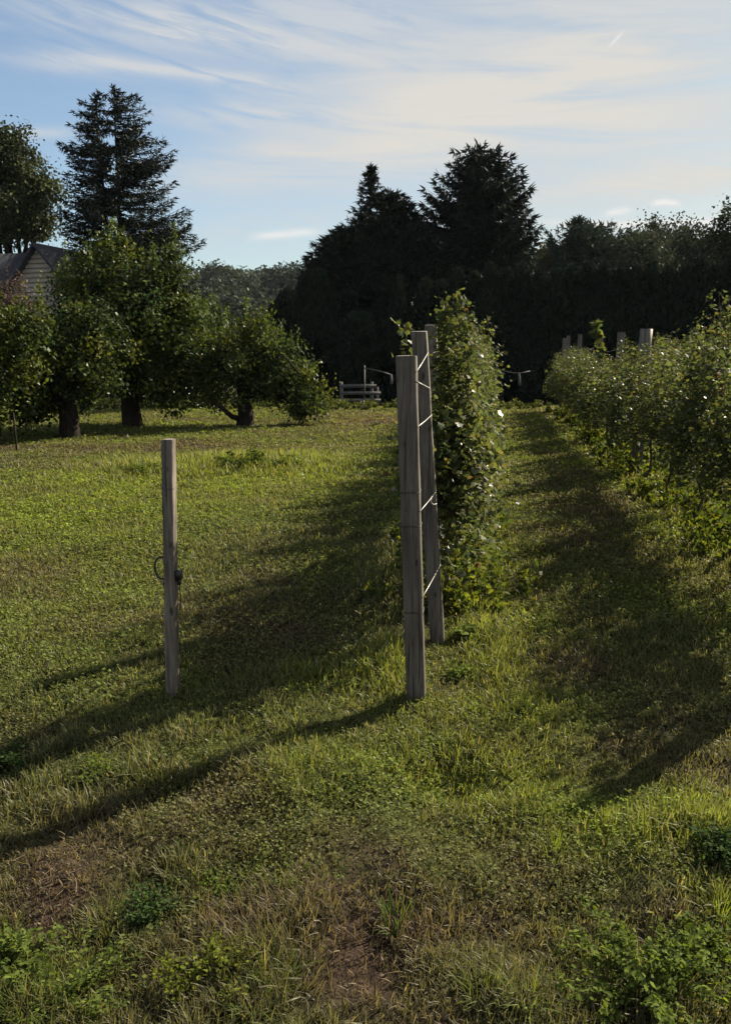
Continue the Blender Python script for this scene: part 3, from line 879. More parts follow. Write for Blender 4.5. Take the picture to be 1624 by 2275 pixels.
def broad_tree(name, label, base, blobs, trunk_r, fork_h, leaf, cols, dens, clump, per, mat, seed, cat='tree', group=None, limbs=9, sprouts=0, tmpl=(RHOMB_V, RHOMB_F), extra=None, fill=.35):
    rng = np.random.default_rng(seed)
    base = np.array(base, float); r = thing(name, label, cat, base, 0, group)
    B = [(b[0] - base[0], b[1] - base[1], b[2] - base[2], b[3], b[4], b[5]) for b in blobs]
    A = Acc(); cent = leafy_clumps(A, rng, B, dens, leaf, cols, clump, per, tmpl, fill=fill)
    if sprouts:                     # upright young shoots over the crown
        top = cent[np.argsort(-cent[:, 2])[:len(cent) // 3]]; sel = top[rng.choice(len(top), sprouts)]
        for p in sel:
            n = 16; h = rng.uniform(.2, .6); q = rng.random(n)
            pos = p + np.stack([rng.normal(0, .025, n), rng.normal(0, .025, n), q * h + .1], -1)
            scatter(A, *tmpl, pos, frames(rng.normal(0, 1, (n, 3)), np.array((0, 0, 1.)) + rng.normal(0, .4, (n, 3))), leaf * rng.uniform(.7, 1.1, n), cols[rng.choice(len(cols), n)] * 1.2)
    low = cent[np.argsort(cent[:, 2])[:len(cent) * 2 // 3]]; sel = low[rng.choice(len(low), sprouts)] if sprouts else []
    for p in sel:                   # hanging sprays
        n = 26; h = rng.uniform(.15, .38); q = rng.random(n)
        pos = p + np.stack([rng.normal(0, .06, n), rng.normal(0, .06, n), -q * h - .05], -1); pos[:, 2] = np.maximum(pos[:, 2], .3)
        scatter(A, *tmpl, pos, frames(rng.normal(0, 1, (n, 3)), np.array((0, 0, -1.)) + rng.normal(0, .6, (n, 3))), leaf * rng.uniform(.7, 1.1, n), cols[rng.choice(len(cols), n)])
    link('crown', A.mesh('crown', mat), r)
    T = Acc(); tg = cent[rng.choice(len(cent), limbs)]
    limb_tree(T, rng, (0, 0, 0), (rng.normal(0, .05), 0, fork_h), tg, trunk_r, trunk_r * .5)
    if extra:
        for pts, rad in extra: add_tube(T, np.array(pts) - base, rad, 8)
    link('trunk', T.mesh('trunk', M['bark'], True), r)
    return r


gA = 'apple trees in the left orchard'
# main tall apple tree, trunk at (295, 942)
bA = G(295, 944); dA = bA[1]
broad_tree('apple_tree', 'tallest bushy apple tree of the orchard in front of the tall conifer', bA,
           [px_blob(232, 595, 60, 60, dA), px_blob(300, 655, 95, 78, dA), px_blob(190, 700, 80, 120, dA), px_blob(330, 740, 100, 120, dA), px_blob(375, 760, 70, 110, dA),
            px_blob(240, 545, 26, 30, dA), px_blob(420, 720, 36, 60, dA), px_blob(290, 700, 120, 120, dA), px_blob(290, 790, 120, 80, dA), px_blob(400, 830, 48, 80, dA), px_blob(350, 862, 80, 34, dA), px_blob(210, 830, 45, 45, dA), px_blob(360, 600, 40, 50, dA)],
           .19, 1.0, .085, APPLE, 5.2, .30, 75, M['apple'], 11, 'apple tree', gA, 12, 90)
bB = G(157, 972); dB = bB[1]
broad_tree('apple_tree', 'apple tree with short thick trunk left of the tallest apple tree', bB,
           [px_blob(130, 760, 80, 90, dB), px_blob(90, 820, 85, 80, dB), px_blob(180, 810, 85, 90, dB), px_blob(60, 880, 70, 60, dB), px_blob(170, 725, 45, 50, dB), px_blob(225, 770, 60, 90, dB), px_blob(85, 880, 60, 36, dB)],
           .17, .8, .08, APPLE * .85, 5.2, .26, 75, M['apple'], 12, 'apple tree', gA, 10, 15)
bC = G(545, 946); dC = bC[1]
broad_tree('apple_tree', 'low spreading apple tree standing right of the others near the rail fence', bC,
           [px_blob(560, 780, 80, 66, dC), px_blob(505, 830, 58, 70, dC), px_blob(620, 815, 70, 75, dC), px_blob(560, 730, 40, 25, dC), px_blob(670, 860, 45, 60, dC), px_blob(700, 890, 32, 32, dC),
            px_blob(672, 915, 30, 22, dC), px_blob(600, 850, 50, 28, dC), px_blob(475, 870, 32, 42, dC), px_blob(470, 800, 30, 50, dC)],
           .17, .55, .075, APPLE, 5.6, .24, 75, M['apple'], 13, 'apple tree', gA, 10, 75,
           extra=[([P(545, 935, dC), P(515, 925, dC - .2), P(480, 895, dC - .4)], (.07, .055, .04)), ([P(665, 830, dC - .7), P(640, 800, dC - .7), P(612, 770, dC - .6)], (.02, .02, .015))])
bD = G(-25, 990); dD = bD[1]
broad_tree('apple_tree', 'apple tree at the left edge with lit yellowish upper leaves', bD,
           [px_blob(20, 740, 60, 55, dD), px_blob(-40, 760, 80, 80, dD), px_blob(30, 830, 55, 60, dD), px_blob(10, 900, 60, 50, dD), px_blob(-60, 860, 80, 90, dD), px_blob(75, 730, 30, 30, dD)],
           .15, .8, .08, APPLE * np.array((1.15, 1.1, .9)), 5.2, .26, 70, M['apple'], 14, 'apple tree', gA, 8, 25)
dE = 23.0; bE = (P(455, 905, dE)[0], dE, float(hgt(P(455, 905, dE)[0], dE)))
broad_tree('apple_tree', 'rounded apple tree half hidden between the tallest and the low spreading one', bE,
           [px_blob(440, 740, 70, 60, dE), px_blob(480, 760, 55, 60, dE), px_blob(420, 820, 90, 70, dE)],
           .16, .9, .09, APPLE, 3.6, .32, 70, M['apple'], 15, 'apple tree', gA, 8, 30)
# shrubs
dF = 25.0
def shrub(label, u, v, ru, rv, d, cols, seed, name='shrub', group=None, leaf=.08):
    x = P(u, v, d)[0]; b = (x, d, float(hgt(x, d)))
    broad_tree(name, label, b, [px_blob(u, v, ru, rv, d), px_blob(u - ru * .5, v + rv * .4, ru * .6, rv * .6, d), px_blob(u + ru * .5, v + rv * .4, ru * .6, rv * .6, d)],
               .07, .5, leaf, cols, 3.5, .3, 60, M['oak'], seed, 'shrub', group, 5, 8)
PURP = np.array([(.075, .045, .045), (.06, .04, .04), (.07, .055, .04)])
shrub('purplish leaved small tree in front of the house roof', 22, 668, 44, 50, 27, PURP, 31, 'purple_shrub')
shrub('yellow green young tree by the house gable', 172, 628, 26, 40, 26, APPLE * 1.1, 32, 'young_tree')
shrub('dark low bush behind the left apple trees', 60, 850, 120, 60, 30, DARKG, 33)
shrub('dark bush behind the tallest apple tree', 250, 850, 120, 60, 31, DARKG, 34)
# thin tree stake
x, y, z = G(37, 1004); r = thing('tree_stake', 'thin dark stake under the apple tree at the left edge', 'stake', (x, y, z))
A = Acc(); add_tube(A, np.array([(0, 0, -.1), (.005, 0, .2), (0, 0, .62)]), .014, 7); link('stake', A.mesh('stake', M['bark']), r)

# ------------------------------------------------------------------ conifers
CON = np.array([(.011, .016, .012), (.014, .019, .013), (.009, .014, .012)])


def conifer(label, base, H, prof, seed, trunks=((0, 0, 1.0),), nb=150, droop=.25, upturn=.35, dens=1.0, cols=CON, size=.2, name='spruce_tree', group=None, lo=.08, gap=.0, asym=(1, 1), fine=False, wf=.17):
    """prof: list of (height fraction, radius m)"""
    rng = np.random.default_rng(seed); base = np.array(base, float)
    r = thing(name, label, 'conifer', base, 0, group)
    A = Acc(); T = Acc(); B = Acc()
    pf = np.array(prof)
    for (tx, ty, th) in trunks:
        n = 10; px = np.linspace(tx * .35, tx, n); py = np.linspace(ty * .35, ty, n)
        add_tube(T, np.stack([px, py, np.linspace(-.3, H * th, n)], -1), np.linspace(H * .014, .02, n), 8)
    P0 = []; D0 = []; W0 = []
    for (tx, ty, th) in trunks:
        nbt = int(nb / len(trunks))
        for i in range(nbt):
            f = lo + (th - .01 - lo) * ((i + rng.random()) / nbt) ** (.77 if fine else .82)
            z = H * f; a = rng.random() * 2 * math.pi
            if len(trunks) > 1 and abs(tx) > 0 and rng.random() < .55 and math.cos(a) * tx < 0: a = math.pi - a
            rad = np.interp(f, pf[:, 0], pf[:, 1]) * rng.uniform(.72, 1.1) * (asym[0] if math.cos(a) < 0 else asym[1])
            rad = max(rad - abs(tx) * (1 if math.cos(a) * tx > 0 else 0) * .8, .25)
            if th < 1: rad = min(rad, (th - f) * H * .9 + .35)
            m = max(4, int(rad / (.16 if fine else .24)))
            q = np.linspace(.04, 1, m)
            dr = -droop * rad * q ** 1.1 + upturn * rad * q ** 2.6
            fx = tx * (.35 + .65 * f / th); fy = ty * (.35 + .65 * f / th)
            pts = np.stack([fx + np.cos(a) * rad * q, fy + np.sin(a) * rad * q, z + dr + rng.normal(0, .015, m)], -1)
            if m >= 4: add_tube(B, pts[[0, m // 2, m - 1]], (.03 * H / 15, .02 * H / 15, .006), 4)
            for j in range(m):
                wid = rad * wf * math.sin(min(1, (1 - q[j]) * 1.4 + .25) * math.pi * .5) * (.4 + .6 * min(1, q[j] * 3))
                nt = max(2, int(dens * 5 * wid / .25) + 1)
                for sgn in (-1, 1):
                    for _ in range(nt):
                        w = rng.random() * wid; da = sgn * (.75 + rng.normal(0, .15))
                        dirv = np.array((math.cos(a + da), math.sin(a + da), -.12 + rng.normal(0, .15)))
                        P0.append(pts[j] + dirv * w + np.array((0, 0, -.15 * w))); D0.append(dirv + np.array((math.cos(a), math.sin(a), rng.normal(0, .25) + .25 * q[j] ** 2)) * .6); W0.append(1)
            # tip spray turning up
            for _ in range(3):
                P0.append(pts[-1]); D0.append(np.array((math.cos(a), math.sin(a), .6 * upturn / .35 * .6 + rng.normal(0, .25)))); W0.append(1.1)
    for (tx, ty, th) in trunks:     # leader
        for i in range(26):
            f = th - .035 * rng.random(); a = rng.random() * 6.28
            P0.append(np.array((tx, ty, H * f))); D0.append(np.array((math.cos(a) * .6, math.sin(a) * .6, .8))); W0.append(.8)
    P0 = np.array(P0); D0 = np.array(D0); W0 = np.array(W0); N = len(P0)
    NV = np.array([(-.07, 0, 0), (.07, 0, 0), (.11, .5, .02), (-.11, .5, .02), (0, 1.15, 0)], float); NF = np.array([(0, 1, 2), (0, 2, 3), (3, 2, 4)])
    C = cols[rng.choice(len(cols), N)] * rng.uniform(.6, 1.4, N)[:, None]
    scatter(A, NV, NF, P0, frames(rng.normal(0, 1, (N, 3)) + np.array((0, 0, .8)), D0), size * W0 * rng.uniform(.7, 1.4, N), C)
    k = rng.random(N) < .4                                # hanging twigs
    scatter(A, NV, NF, P0[k], frames(rng.normal(0, 1, (k.sum(), 3)) * (1, 1, .2), D0[k] * .4 + np.array((0, 0, -.8))), size * .8 * rng.uniform(.6, 1.3, k.sum()), C[k])
    link('foliage', A.mesh('foliage', M['conifer']), r)
    link('trunk', T.mesh('trunk', M['bark'], True), r); link('branches', B.mesh('branches', M['bark']), r)
    return r


def gz_at(x, y): return float(hgt(x, y))
def tree_at(u, vtop, d):            # base and height for a tree whose top is seen at (u, vtop)
    p = P(u, vtop, d); z = gz_at(p[0], d)
    return (p[0], d, z), p[2] - z


d = 40.0; m1 = d / FPX
b, H = tree_at(236, 188, d)
def pr(Hm, base_z, rows, d):        # (pixel y, half width px) -> (fraction, radius)
    out = []
    for v, hw in rows:
        out.append(((P(0, v, d)[2] - base_z) / Hm, hw * d / FPX))
    return sorted(out)
conifer('tall twin trunked conifer with open upswept branches behind the orchard', b, H,
        pr(H, b[2], [(188, 10), (205, 34), (215, 54), (265, 76), (300, 95), (345, 126), (400, 126), (440, 122), (480, 145), (520, 160), (600, 170), (780, 150)], d), 41,
        trunks=((-.52, 0, .972), (.30, .1, 1.0)), nb=300, wf=.165, droop=.06, upturn=.24, dens=.8, size=.20, name='conifer_tree', lo=.2, fine=True, asym=(.8, 1.02))
d = 50.0
b, H = tree_at(1064, 326, d)
conifer('broad dark spruce with the highest top above the hedge', b, H,
        pr(H, b[2], [(326, 12), (340, 38), (380, 68), (430, 95), (480, 112), (500, 128), (560, 120), (620, 112), (850, 120)], d), 42,
        nb=260, droop=.22, upturn=.45, dens=1.0, size=.34, lo=.12, group='spruces beyond the vineyard')
b, H = tree_at(824, 366, 47.0)
conifer('pointed spruce with a thin airy top left of the broad one', b, H,
        pr(H, b[2], [(366, 2), (400, 14), (440, 24), (470, 32), (500, 55), (560, 98), (600, 112), (680, 120), (850, 130)], 47), 43,
        nb=300, wf=.13, droop=.18, upturn=.35, dens=.9, size=.24, lo=.05, group='spruces beyond the vineyard')
b, H = tree_at(868, 428, 48.5)
conifer('rounded spruce between the pointed one and the broad one', b, H,
        pr(H, b[2], [(428, 8), (450, 35), (490, 62), (540, 80), (600, 95), (700, 110), (850, 115)], 48.5), 44,
        nb=400, droop=.2, upturn=.35, dens=1.3, size=.36, lo=.05, group='spruces beyond the vineyard')
b, H = tree_at(770, 505, 46.0)
conifer('short dark spruce in front of the pointed one on its left', b, H,
        pr(H, b[2], [(505, 6), (540, 50), (580, 75), (640, 90), (850, 110)], 46), 45, nb=300, droop=.2, upturn=.35, dens=1.3, size=.36, lo=.03, group='spruces beyond the vineyard')
b, H = tree_at(930, 500, 47.0)
conifer('short dark spruce filling the gap beneath the two highest spruces', b, H,
        pr(H, b[2], [(500, 6), (560, 60), (640, 80), (850, 90)], 47), 46, nb=300, droop=.2, upturn=.35, dens=1.3, size=.36, lo=.03, group='spruces beyond the vineyard')


# dense dark bushes and hedge
def column_mesh(seed, H, rad, cols, quads=5200, size=.17, pw=.5, mat='conifer', rag=.0):
    """arborvitae: dense upright sprays over a dark inner body"""
    rng = np.random.default_rng(seed); A = Acc()
    zz = np.linspace(0, H * .94, 12); core = []
    def rp(f): return rad * np.clip(np.minimum((1.02 - f) / .45, 1), 0.02, 1) ** pw
    for i, z in enumerate(zz):
        for j in range(12):
            a = j / 12 * 2 * math.pi; q = .72 * rp(z / H) * rng.uniform(.85, 1.1); core.append((q * math.cos(a), q * math.sin(a), z))
    F = [(i * 12 + j, i * 12 + (j + 1) % 12, (i + 1) * 12 + (j + 1) % 12, (i + 1) * 12 + j) for i in range(11) for j in range(12)]
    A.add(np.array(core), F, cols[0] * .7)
    f = rng.random(quads) ** .85; a = rng.random(quads) * 2 * math.pi
    lump = 1 + .16 * np.sin(a * 3 + f * 9 + seed) + .1 * np.sin(a * 7 - f * 23)
    q = rp(f) * lump * rng.uniform(.75, 1.08, quads)
    pos = np.stack([q * np.cos(a), q * np.sin(a), f * H], -1)
    out = np.stack([np.cos(a), np.sin(a), .3 + 0 * a], -1)
    Fm = frames(out + rng.normal(0, .55, (quads, 3)), np.array((0, 0, 1.)) + out * .5 + rng.normal(0, .3, (quads, 3)))
    C = cols[rng.choice(len(cols), quads)] * rng.uniform(.6, 1.4, quads)[:, None] * (1 + .9 * smooth(f, .86, 1))[:, None]  # top sprays coloured lighter to paint in a sunlit rim
    scatter(A, RHOMB_V * np.array((.8, 1.3, 1)), RHOMB_F, pos, Fm, size * rng.uniform(.7, 1.5, quads), C)
    return A.mesh('foliage', M[mat])


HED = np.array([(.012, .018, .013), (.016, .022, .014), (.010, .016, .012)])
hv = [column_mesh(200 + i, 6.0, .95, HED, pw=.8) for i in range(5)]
tr_me = Acc(); add_tube(tr_me, np.array([(0, 0, -.3), (0, 0, 1.), (0, 0, 4.5)]), (.12, .1, .03), 8); tr_me = tr_me.mesh('trunk', M['bark'], True)
us = [886] + list(range(946, 1740, 36))
vs_line = lambda u: np.interp(u, [886, 900, 946, 1000, 1060, 1130, 1250, 1400, 1480, 1620, 1740], [634, 660, 640, 618, 604, 596, 598, 606, 590, 584, 582])
rh = random.Random(4)
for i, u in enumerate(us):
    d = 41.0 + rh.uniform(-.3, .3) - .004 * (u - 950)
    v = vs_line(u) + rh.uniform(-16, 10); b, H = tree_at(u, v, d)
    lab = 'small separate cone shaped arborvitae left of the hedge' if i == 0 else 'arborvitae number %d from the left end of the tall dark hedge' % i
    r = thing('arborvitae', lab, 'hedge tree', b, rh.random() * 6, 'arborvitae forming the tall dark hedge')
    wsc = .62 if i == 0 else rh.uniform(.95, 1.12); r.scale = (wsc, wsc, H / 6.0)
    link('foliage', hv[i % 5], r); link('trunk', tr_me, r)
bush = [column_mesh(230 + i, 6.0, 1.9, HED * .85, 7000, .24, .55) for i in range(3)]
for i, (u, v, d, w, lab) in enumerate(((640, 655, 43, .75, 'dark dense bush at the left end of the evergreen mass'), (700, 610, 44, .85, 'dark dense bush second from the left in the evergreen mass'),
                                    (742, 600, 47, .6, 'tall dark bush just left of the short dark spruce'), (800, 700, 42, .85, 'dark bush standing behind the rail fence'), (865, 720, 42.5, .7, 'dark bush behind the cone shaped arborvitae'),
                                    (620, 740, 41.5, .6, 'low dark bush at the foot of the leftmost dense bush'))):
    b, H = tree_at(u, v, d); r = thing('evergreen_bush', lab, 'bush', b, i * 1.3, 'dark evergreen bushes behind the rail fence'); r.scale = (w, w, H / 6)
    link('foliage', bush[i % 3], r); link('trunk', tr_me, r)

# trees seen over the hedge on the right
OAK = np.array([(.030, .040, .028), (.038, .047, .032), (.024, .034, .024), (.046, .048, .034)])
def over_hedge(name, label, u, v, ru, rv, d, cols, seed, leaf=.3, group=None, sprouts=0, blobs=None):
    x = P(u, v, d)[0]; z = gz_at(x, d); B = blobs or [(0, 0, 1, 1), (-.6, .35, .6, .6), (.6, .3, .6, .65), (-.2, .9, .9, .9), (.3, 1.3, .9, .9)]
    broad_tree(name, label, (x, d, z), [px_blob(u + a * ru, v + b_ * rv, ru * c, rv * e, d) for a, b_, c, e in B], .2, 2, leaf, cols, .55, 1.0, 60, M['oak'], seed, 'tree', group, 8, sprouts)
gR = 'trees rising beyond the hedge'
over_hedge('leafy_tree', 'yellowish tree peeking over the hedge beside the broad spruce', 1215, 575, 40, 36, 62, OAK * np.array((1.3, 1.1, .8)), 52, .22, gR)
over_hedge('leafy_tree', 'wide bushy tree with soft grey green crown over the middle of the hedge', 1400, 560, 75, 42, 62, OAK, 53, .22, gR)
over_hedge('leafy_tree', 'rounded oak crown with the highest lit bump on the right', 1475, 528, 60, 40, 75, OAK, 54, .26, gR)
over_hedge('leafy_tree', 'oak crown between the highest bump and the dark right edge tree', 1540, 545, 50, 42, 68, OAK * .8, 55, .26, gR)
over_hedge('leafy_tree', 'dark oak crown low in front beside the grey green tree', 1330, 575, 45, 30, 60, OAK * .8, 57, .22, gR)
over_hedge('leafy_tree', 'dark tree cut off by the right edge of the picture', 1640, 510, 62, 62, 55, DARKG * .7, 56, .24, gR)
b, H = tree_at(1287, 484, 60.0)
conifer('pine with a bare spiky leader sticking out above its bushy crown', b, H,
        pr(H, b[2], [(484, 3), (508, 16), (520, 22), (535, 50), (560, 62), (620, 70), (850, 80)], 60), 47, nb=240, droop=.05, upturn=.6, dens=1.2, size=.34, lo=.1, name='pine_tree', cols=CON * 3)
b, H = tree_at(1335, 505, 63.0)
conifer('smaller pine with upright candle like twigs right of the spiky pine', b, H,
        pr(H, b[2], [(505, 14), (520, 30), (560, 50), (850, 70)], 63), 48, nb=160, droop=.0, upturn=.7, dens=1.2, size=.32, lo=.2, name='pine_tree', cols=CON * 3.2)

# big deciduous tree at the left edge
d = 43.0; x = P(10, 500, d)[0]
broad_tree('maple_tree', 'large dark broadleaf tree at the left edge above the house roof', (x, d, gz_at(x, d)),
           [px_blob(15, 330, 48, 58, d), px_blob(-30, 380, 90, 90, d), px_blob(50, 400, 62, 62, d), px_blob(75, 450, 52, 62, d), px_blob(0, 470, 90, 70, d), px_blob(60, 505, 62, 34, d), px_blob(-90, 480, 90, 90, d), px_blob(118, 420, 14, 30, d)],
           .3, 3.5, .17, np.array([(.045, .055, .028), (.035, .045, .024), (.055, .065, .03)]), 1.9, .55, 80, M['oak'], 61, 'tree', None, 12, 20, fill=.5)

# ------------------------------------------------------------------ far woods on the hills (a mass nobody could count)
def far_woods():
    rng = np.random.default_rng(88); A = Acc()
    trees = []
    for _ in range(1100):
        a = rng.uniform(-.55, .6); r = rng.uniform(95, 330)
        x, y = r * math.sin(a), r * math.cos(a); z = float(hgt(x, y))
        if float(hbase(x, y)) < .3 and r < 150: continue
        trees.append((x, y, z, rng.uniform(6, 14)))
    T = np.array(trees); n = len(T)
    per = 760; k = np.repeat(np.arange(n), per); N = len(k)
    d = rng.normal(size=(N, 3)); d /= np.linalg.norm(d, axis=1)[:, None]; d[:, 2] = np.abs(d[:, 2]) * 1.1 - .25
    rad = (T[k, 3] * rng.uniform(.35, .55, n)[k])
    lump = 1 + .22 * np.sin(d[:, 0] * 7 + k) * np.sin(d[:, 1] * 6 + k * 2.1)
    pos = T[k, :3] + np.array((0, 0, 1)) * (T[k, 3] * .62)[:, None] + d * (rad * lump * rng.uniform(.85, 1.05, N))[:, None]
    tone = rng.uniform(.6, 1.35, n); hue = rng.random(n)
    C = (np.array((.024, .038, .030))[None] * (1 - hue[:, None]) + np.array((.040, .050, .036)) * hue[:, None]) * tone[:, None]
    Fm = frames(d + rng.normal(0, .5, (N, 3)), rng.normal(size=(N, 3)))
    scatter(A, RHOMB_V * np.array((1.5, 1, 1)), RHOMB_F, pos, Fm, .75 * rng.uniform(.6, 1.4, N), C[k] * rng.uniform(.75, 1.25, N)[:, None])
    # dark bodies so the crowns are not see-through
    ico = []
    for i in range(5):
        for j in range(8):
            th = i / 4 * math.pi * .62; ph = j / 8 * 2 * math.pi; ico.append((math.sin(th) * math.cos(ph), math.sin(th) * math.sin(ph), math.cos(th)))
    IF = np.array([(i * 8 + j, i * 8 + (j + 1) % 8, (i + 1) * 8 + (j + 1) % 8, (i + 1) * 8 + j) for i in range(4) for j in range(8)])
    rr_ = (T[:, 3] * .24)
    scatter(A, np.array(ico), IF, T[:, :3] + np.array((0, 0, 1)) * (T[:, 3] * .62)[:, None], np.tile(np.eye(3), (n, 1, 1)), rr_, C * .6)
    tag(link('far_woods', A.mesh('far_woods', M['oak'])), 'mass of round treetops covering the distant hills', 'woods', kind='stuff')
far_woods()

# ------------------------------------------------------------------ house at the left edge
def house():
    d = 36.0; ap = P(87, 548, d); gz = gz_at(ap[0], d)
    m = d / FPX; r = thing('house', 'house with pale clapboard gable and steep dark roof among the left trees', 'house', (ap[0], d, gz), R(-14))
    Hh = ap[2] - gz; hw = 2.3; eave = Hh - 2.75; Lh = 9.0
    siding = bpy.data.materials.new('clapboard'); siding.use_nodes = True; T = NT(siding.node_tree); bs = T.n['Principled BSDF']
    tc = T.node('ShaderNodeTexCoord'); sp = T.node('ShaderNodeSeparateXYZ'); T.l.new(tc.outputs['Object'], sp.inputs[0])
    fr = T.m('FRACT', T.m('MULTIPLY', sp.outputs[2], 6.0)); n = T.noise(tc.outputs['Object'], 3, 4)
    T.l.new(T.mix(n, (.26, .225, .205, 1), (.38, .335, .305, 1)), bs.inputs['Base Color']); bs.inputs['Roughness'].default_value = .8
    bp = T.node('ShaderNodeBump'); bp.inputs['Distance'].default_value = .05; bp.inputs['Strength'].default_value = 1
    T.l.new(T.m('SUBTRACT', 1.0, fr), bp.inputs['Height']); T.l.new(bp.outputs[0], bs.inputs['Normal'])
    A = Acc()
    V = [(-hw, 0, -1), (hw, 0, -1), (hw, 0, eave), (0, 0, Hh), (-hw, 0, eave), (-hw, Lh, -1), (hw, Lh, -1), (hw, Lh, eave), (0, Lh, Hh), (-hw, Lh, eave)]
    A.add(V, [(0, 1, 2, 4), (5, 9, 7, 6), (0, 4, 9, 5), (1, 6, 7, 2)]); A.F.setdefault(3, []).append(np.array([(4, 2, 3), (9, 8, 7)]))
    # each board stands a little proud
    z = 2.0
    while z < Hh - .1:
        w = hw if z < eave else hw * (Hh - z) / (Hh - eave)
        A.add([(-w, -.012, z), (w, -.012, z), (w, -.012, z + .02), (-w, -.012, z + .02), (-w, -.085, z), (w, -.085, z), (w * .97, -.006, z + .185), (-w * .97, -.006, z + .185)], [(4, 5, 6, 7), (0, 1, 5, 4)]); z += .2
    link('wall', A.mesh('wall', siding), r)
    rm = solid_mat('roof_shingle', (.018, .02, .026), (.035, .036, .045), (1, 1, 8), 5, .85, .6, .2)
    A = Acc(); sl = math.hypot(hw, Hh - eave); ux, uz = hw / sl, (Hh - eave) / sl
    for sg in (-1, 1):
        e = .45; th = .12; o = .5 if sg > 0 else .35
        a0 = np.array((0, 0, Hh + .05)); a1 = np.array((sg * (hw + ux * e), 0, eave - uz * e + .05)); nn = np.array((sg * uz, 0, ux)) * th
        Vv = [a0 + (0, -o, 0), a1 + (0, -o, 0), a1 + (0, Lh + .4, 0), a0 + (0, Lh + .4, 0)]; Vv += [v + nn for v in Vv]
        A.add(Vv, [(0, 3, 2, 1), (4, 5, 6, 7), (0, 1, 5, 4), (2, 3, 7, 6), (1, 2, 6, 5), (0, 4, 7, 3)])
    rf = link('roof', A.mesh('roof', rm), r)
    A = Acc(); add_box(A, (.35, -.05, eave - .35), (.62, .06, .8)); wm = solid_mat('white_trim', (.5, .48, .46), (.62, .6, .58), (1, 1, 1), 5, .6, .1)
    w = link('window', A.mesh('window', wm), r)
    A = Acc(); add_box(A, (.35, -.085, eave - .35), (.46, .012, .64)); link('pane', A.mesh('pane', solid_mat('dark_glass', (.01, .012, .015), (.02, .022, .026), (1, 1, 1), 3, .1, 0, .6)), w)
    # second wing running left with its roof slope towards us
    A = Acc(); rz = Hh + .05
    Vv = [(-.4, .5, rz), (-9, .5, rz), (-9, -1.9, rz - 2.9), (-2.6, -1.9, rz - 2.9), (-.4, 3.2, rz - 2.6), (-9, 3.2, rz - 2.6)]
    Vv = [(a, b_ + 1.6, c) for a, b_, c in Vv]; Vv += [(a, b_, c - .14) for a, b_, c in Vv]
    A.add(Vv, [(0, 1, 2, 3), (1, 0, 4, 5), (6, 9, 8, 7), (7, 11, 10, 6), (3, 2, 8, 9), (1, 5, 11, 7), (2, 1, 7, 8)])
    link('wing_roof', A.mesh('wing_roof', rm), r)
    A = Acc(); add_box(A, (-5.6, 2.4, (rz - 3) / 2 - .5), (6.6, 3.6, rz - 2)); link('wing_wall', A.mesh('wing_wall', siding), r)
house()

# ------------------------------------------------------------------ rail fence and slim poles beyond the field
dF = 31.0
def fpt(u, v): return np.array(P(u, v, dF))
base = fpt(757, 905); gzf = gz_at(base[0], dF)
r = thing('rail_fence', 'grey three rail wooden fence at the far end of the field', 'fence', (base[0], dF, gzf)); o = np.array((base[0], dF, gzf))
for u, vt, w in ((758, 848, .12), (826, 848, .12), (839, 861, .10)):
    A = Acc(); p = fpt(u, vt) - o; add_box(A, (p[0], 0 if u < 835 else .5, (p[2] - .3) / 2), (w, w, p[2] + .3)); link('fence_post', A.mesh('fence_post', M['fence']), r)
for v, u1 in ((857, 836), (873, 846), (889, 846)):
    A = Acc(); a = fpt(758, v) - o; b = fpt(u1, v) - o; add_box(A, ((a[0] + b[0]) / 2, -.075, (a[2] + b[2]) / 2), (b[0] - a[0], .04, .12)); link('rail', A.mesh('rail', M['fence']), r)
def arm_pole(u, vt, arm, hang, label):
    p = fpt(u, vt); o = np.array((p[0], dF - .4, gz_at(p[0], dF - .4)))
    r = thing('arm_pole', label, 'pole', o, 0, 'slim poles with drooping arms')
    A = Acc(); add_tube(A, np.array([(0, 0, -.2), (0, 0, p[2] - o[2])]), (.03, .022), 7); link('pole', A.mesh('pole', M['pole']), r)
    A = Acc(); pts = [np.array(P(a, b, dF - .4)) - o for a, b in arm]; add_tube(A, np.array(pts), .018, 6); link('arm', A.mesh('arm', M['pole']), r)
    A = Acc(); q = [np.array(P(a, b, dF - .4)) - o for a, b in hang]; add_tube(A, np.array(q), (.035, .045, .05), 8); link('hanger', A.mesh('hanger', M['fence']), r)
arm_pole(810, 811, [(808, 817), (825, 820), (850, 826), (869, 832)], [(869, 832), (869.5, 842), (869.5, 853)], 'slim pole with drooping arm beside the rail fence')
arm_pole(1076, 808, [(1076, 820), (1110, 822), (1140, 828), (1155, 829), (1178, 824)], [(1153, 828), (1154, 842), (1154, 856)], 'slim pole with drooping arm between the vine rows')

# weeds along the far edge of the field
rng = np.random.default_rng(3)
A = Acc()
def weed_stalks(A, x, y, h, rng, n=9, cols=APPLE, leaf=.05):
    for i in range(n):
        q = rng.random(14); top = np.array((rng.normal(0, .3) * h, rng.normal(0, .3) * h, h * rng.uniform(.6, 1.1)))
        pos = np.array((x, y, gz_at(x, y))) + top * q[:, None] + rng.normal(0, .02, (14, 3))
        scatter(A, RHOMB_V, RHOMB_F, pos, frames(rng.normal(size=(14, 3)), top / h + rng.normal(0, .6, (14, 3))), leaf * rng.uniform(.6, 1.3, 14), cols[rng.choice(len(cols), 14)] * rng.uniform(.7, 1.3, 14)[:, None])
for _ in range(420):
    x = rng.uniform(-12, 9); y = rng.uniform(21.5, 24)
    weed_stalks(A, x, y, rng.uniform(.10, .26), rng, 4, APPLE * np.array((1.0, .9, 1.2)), .07)
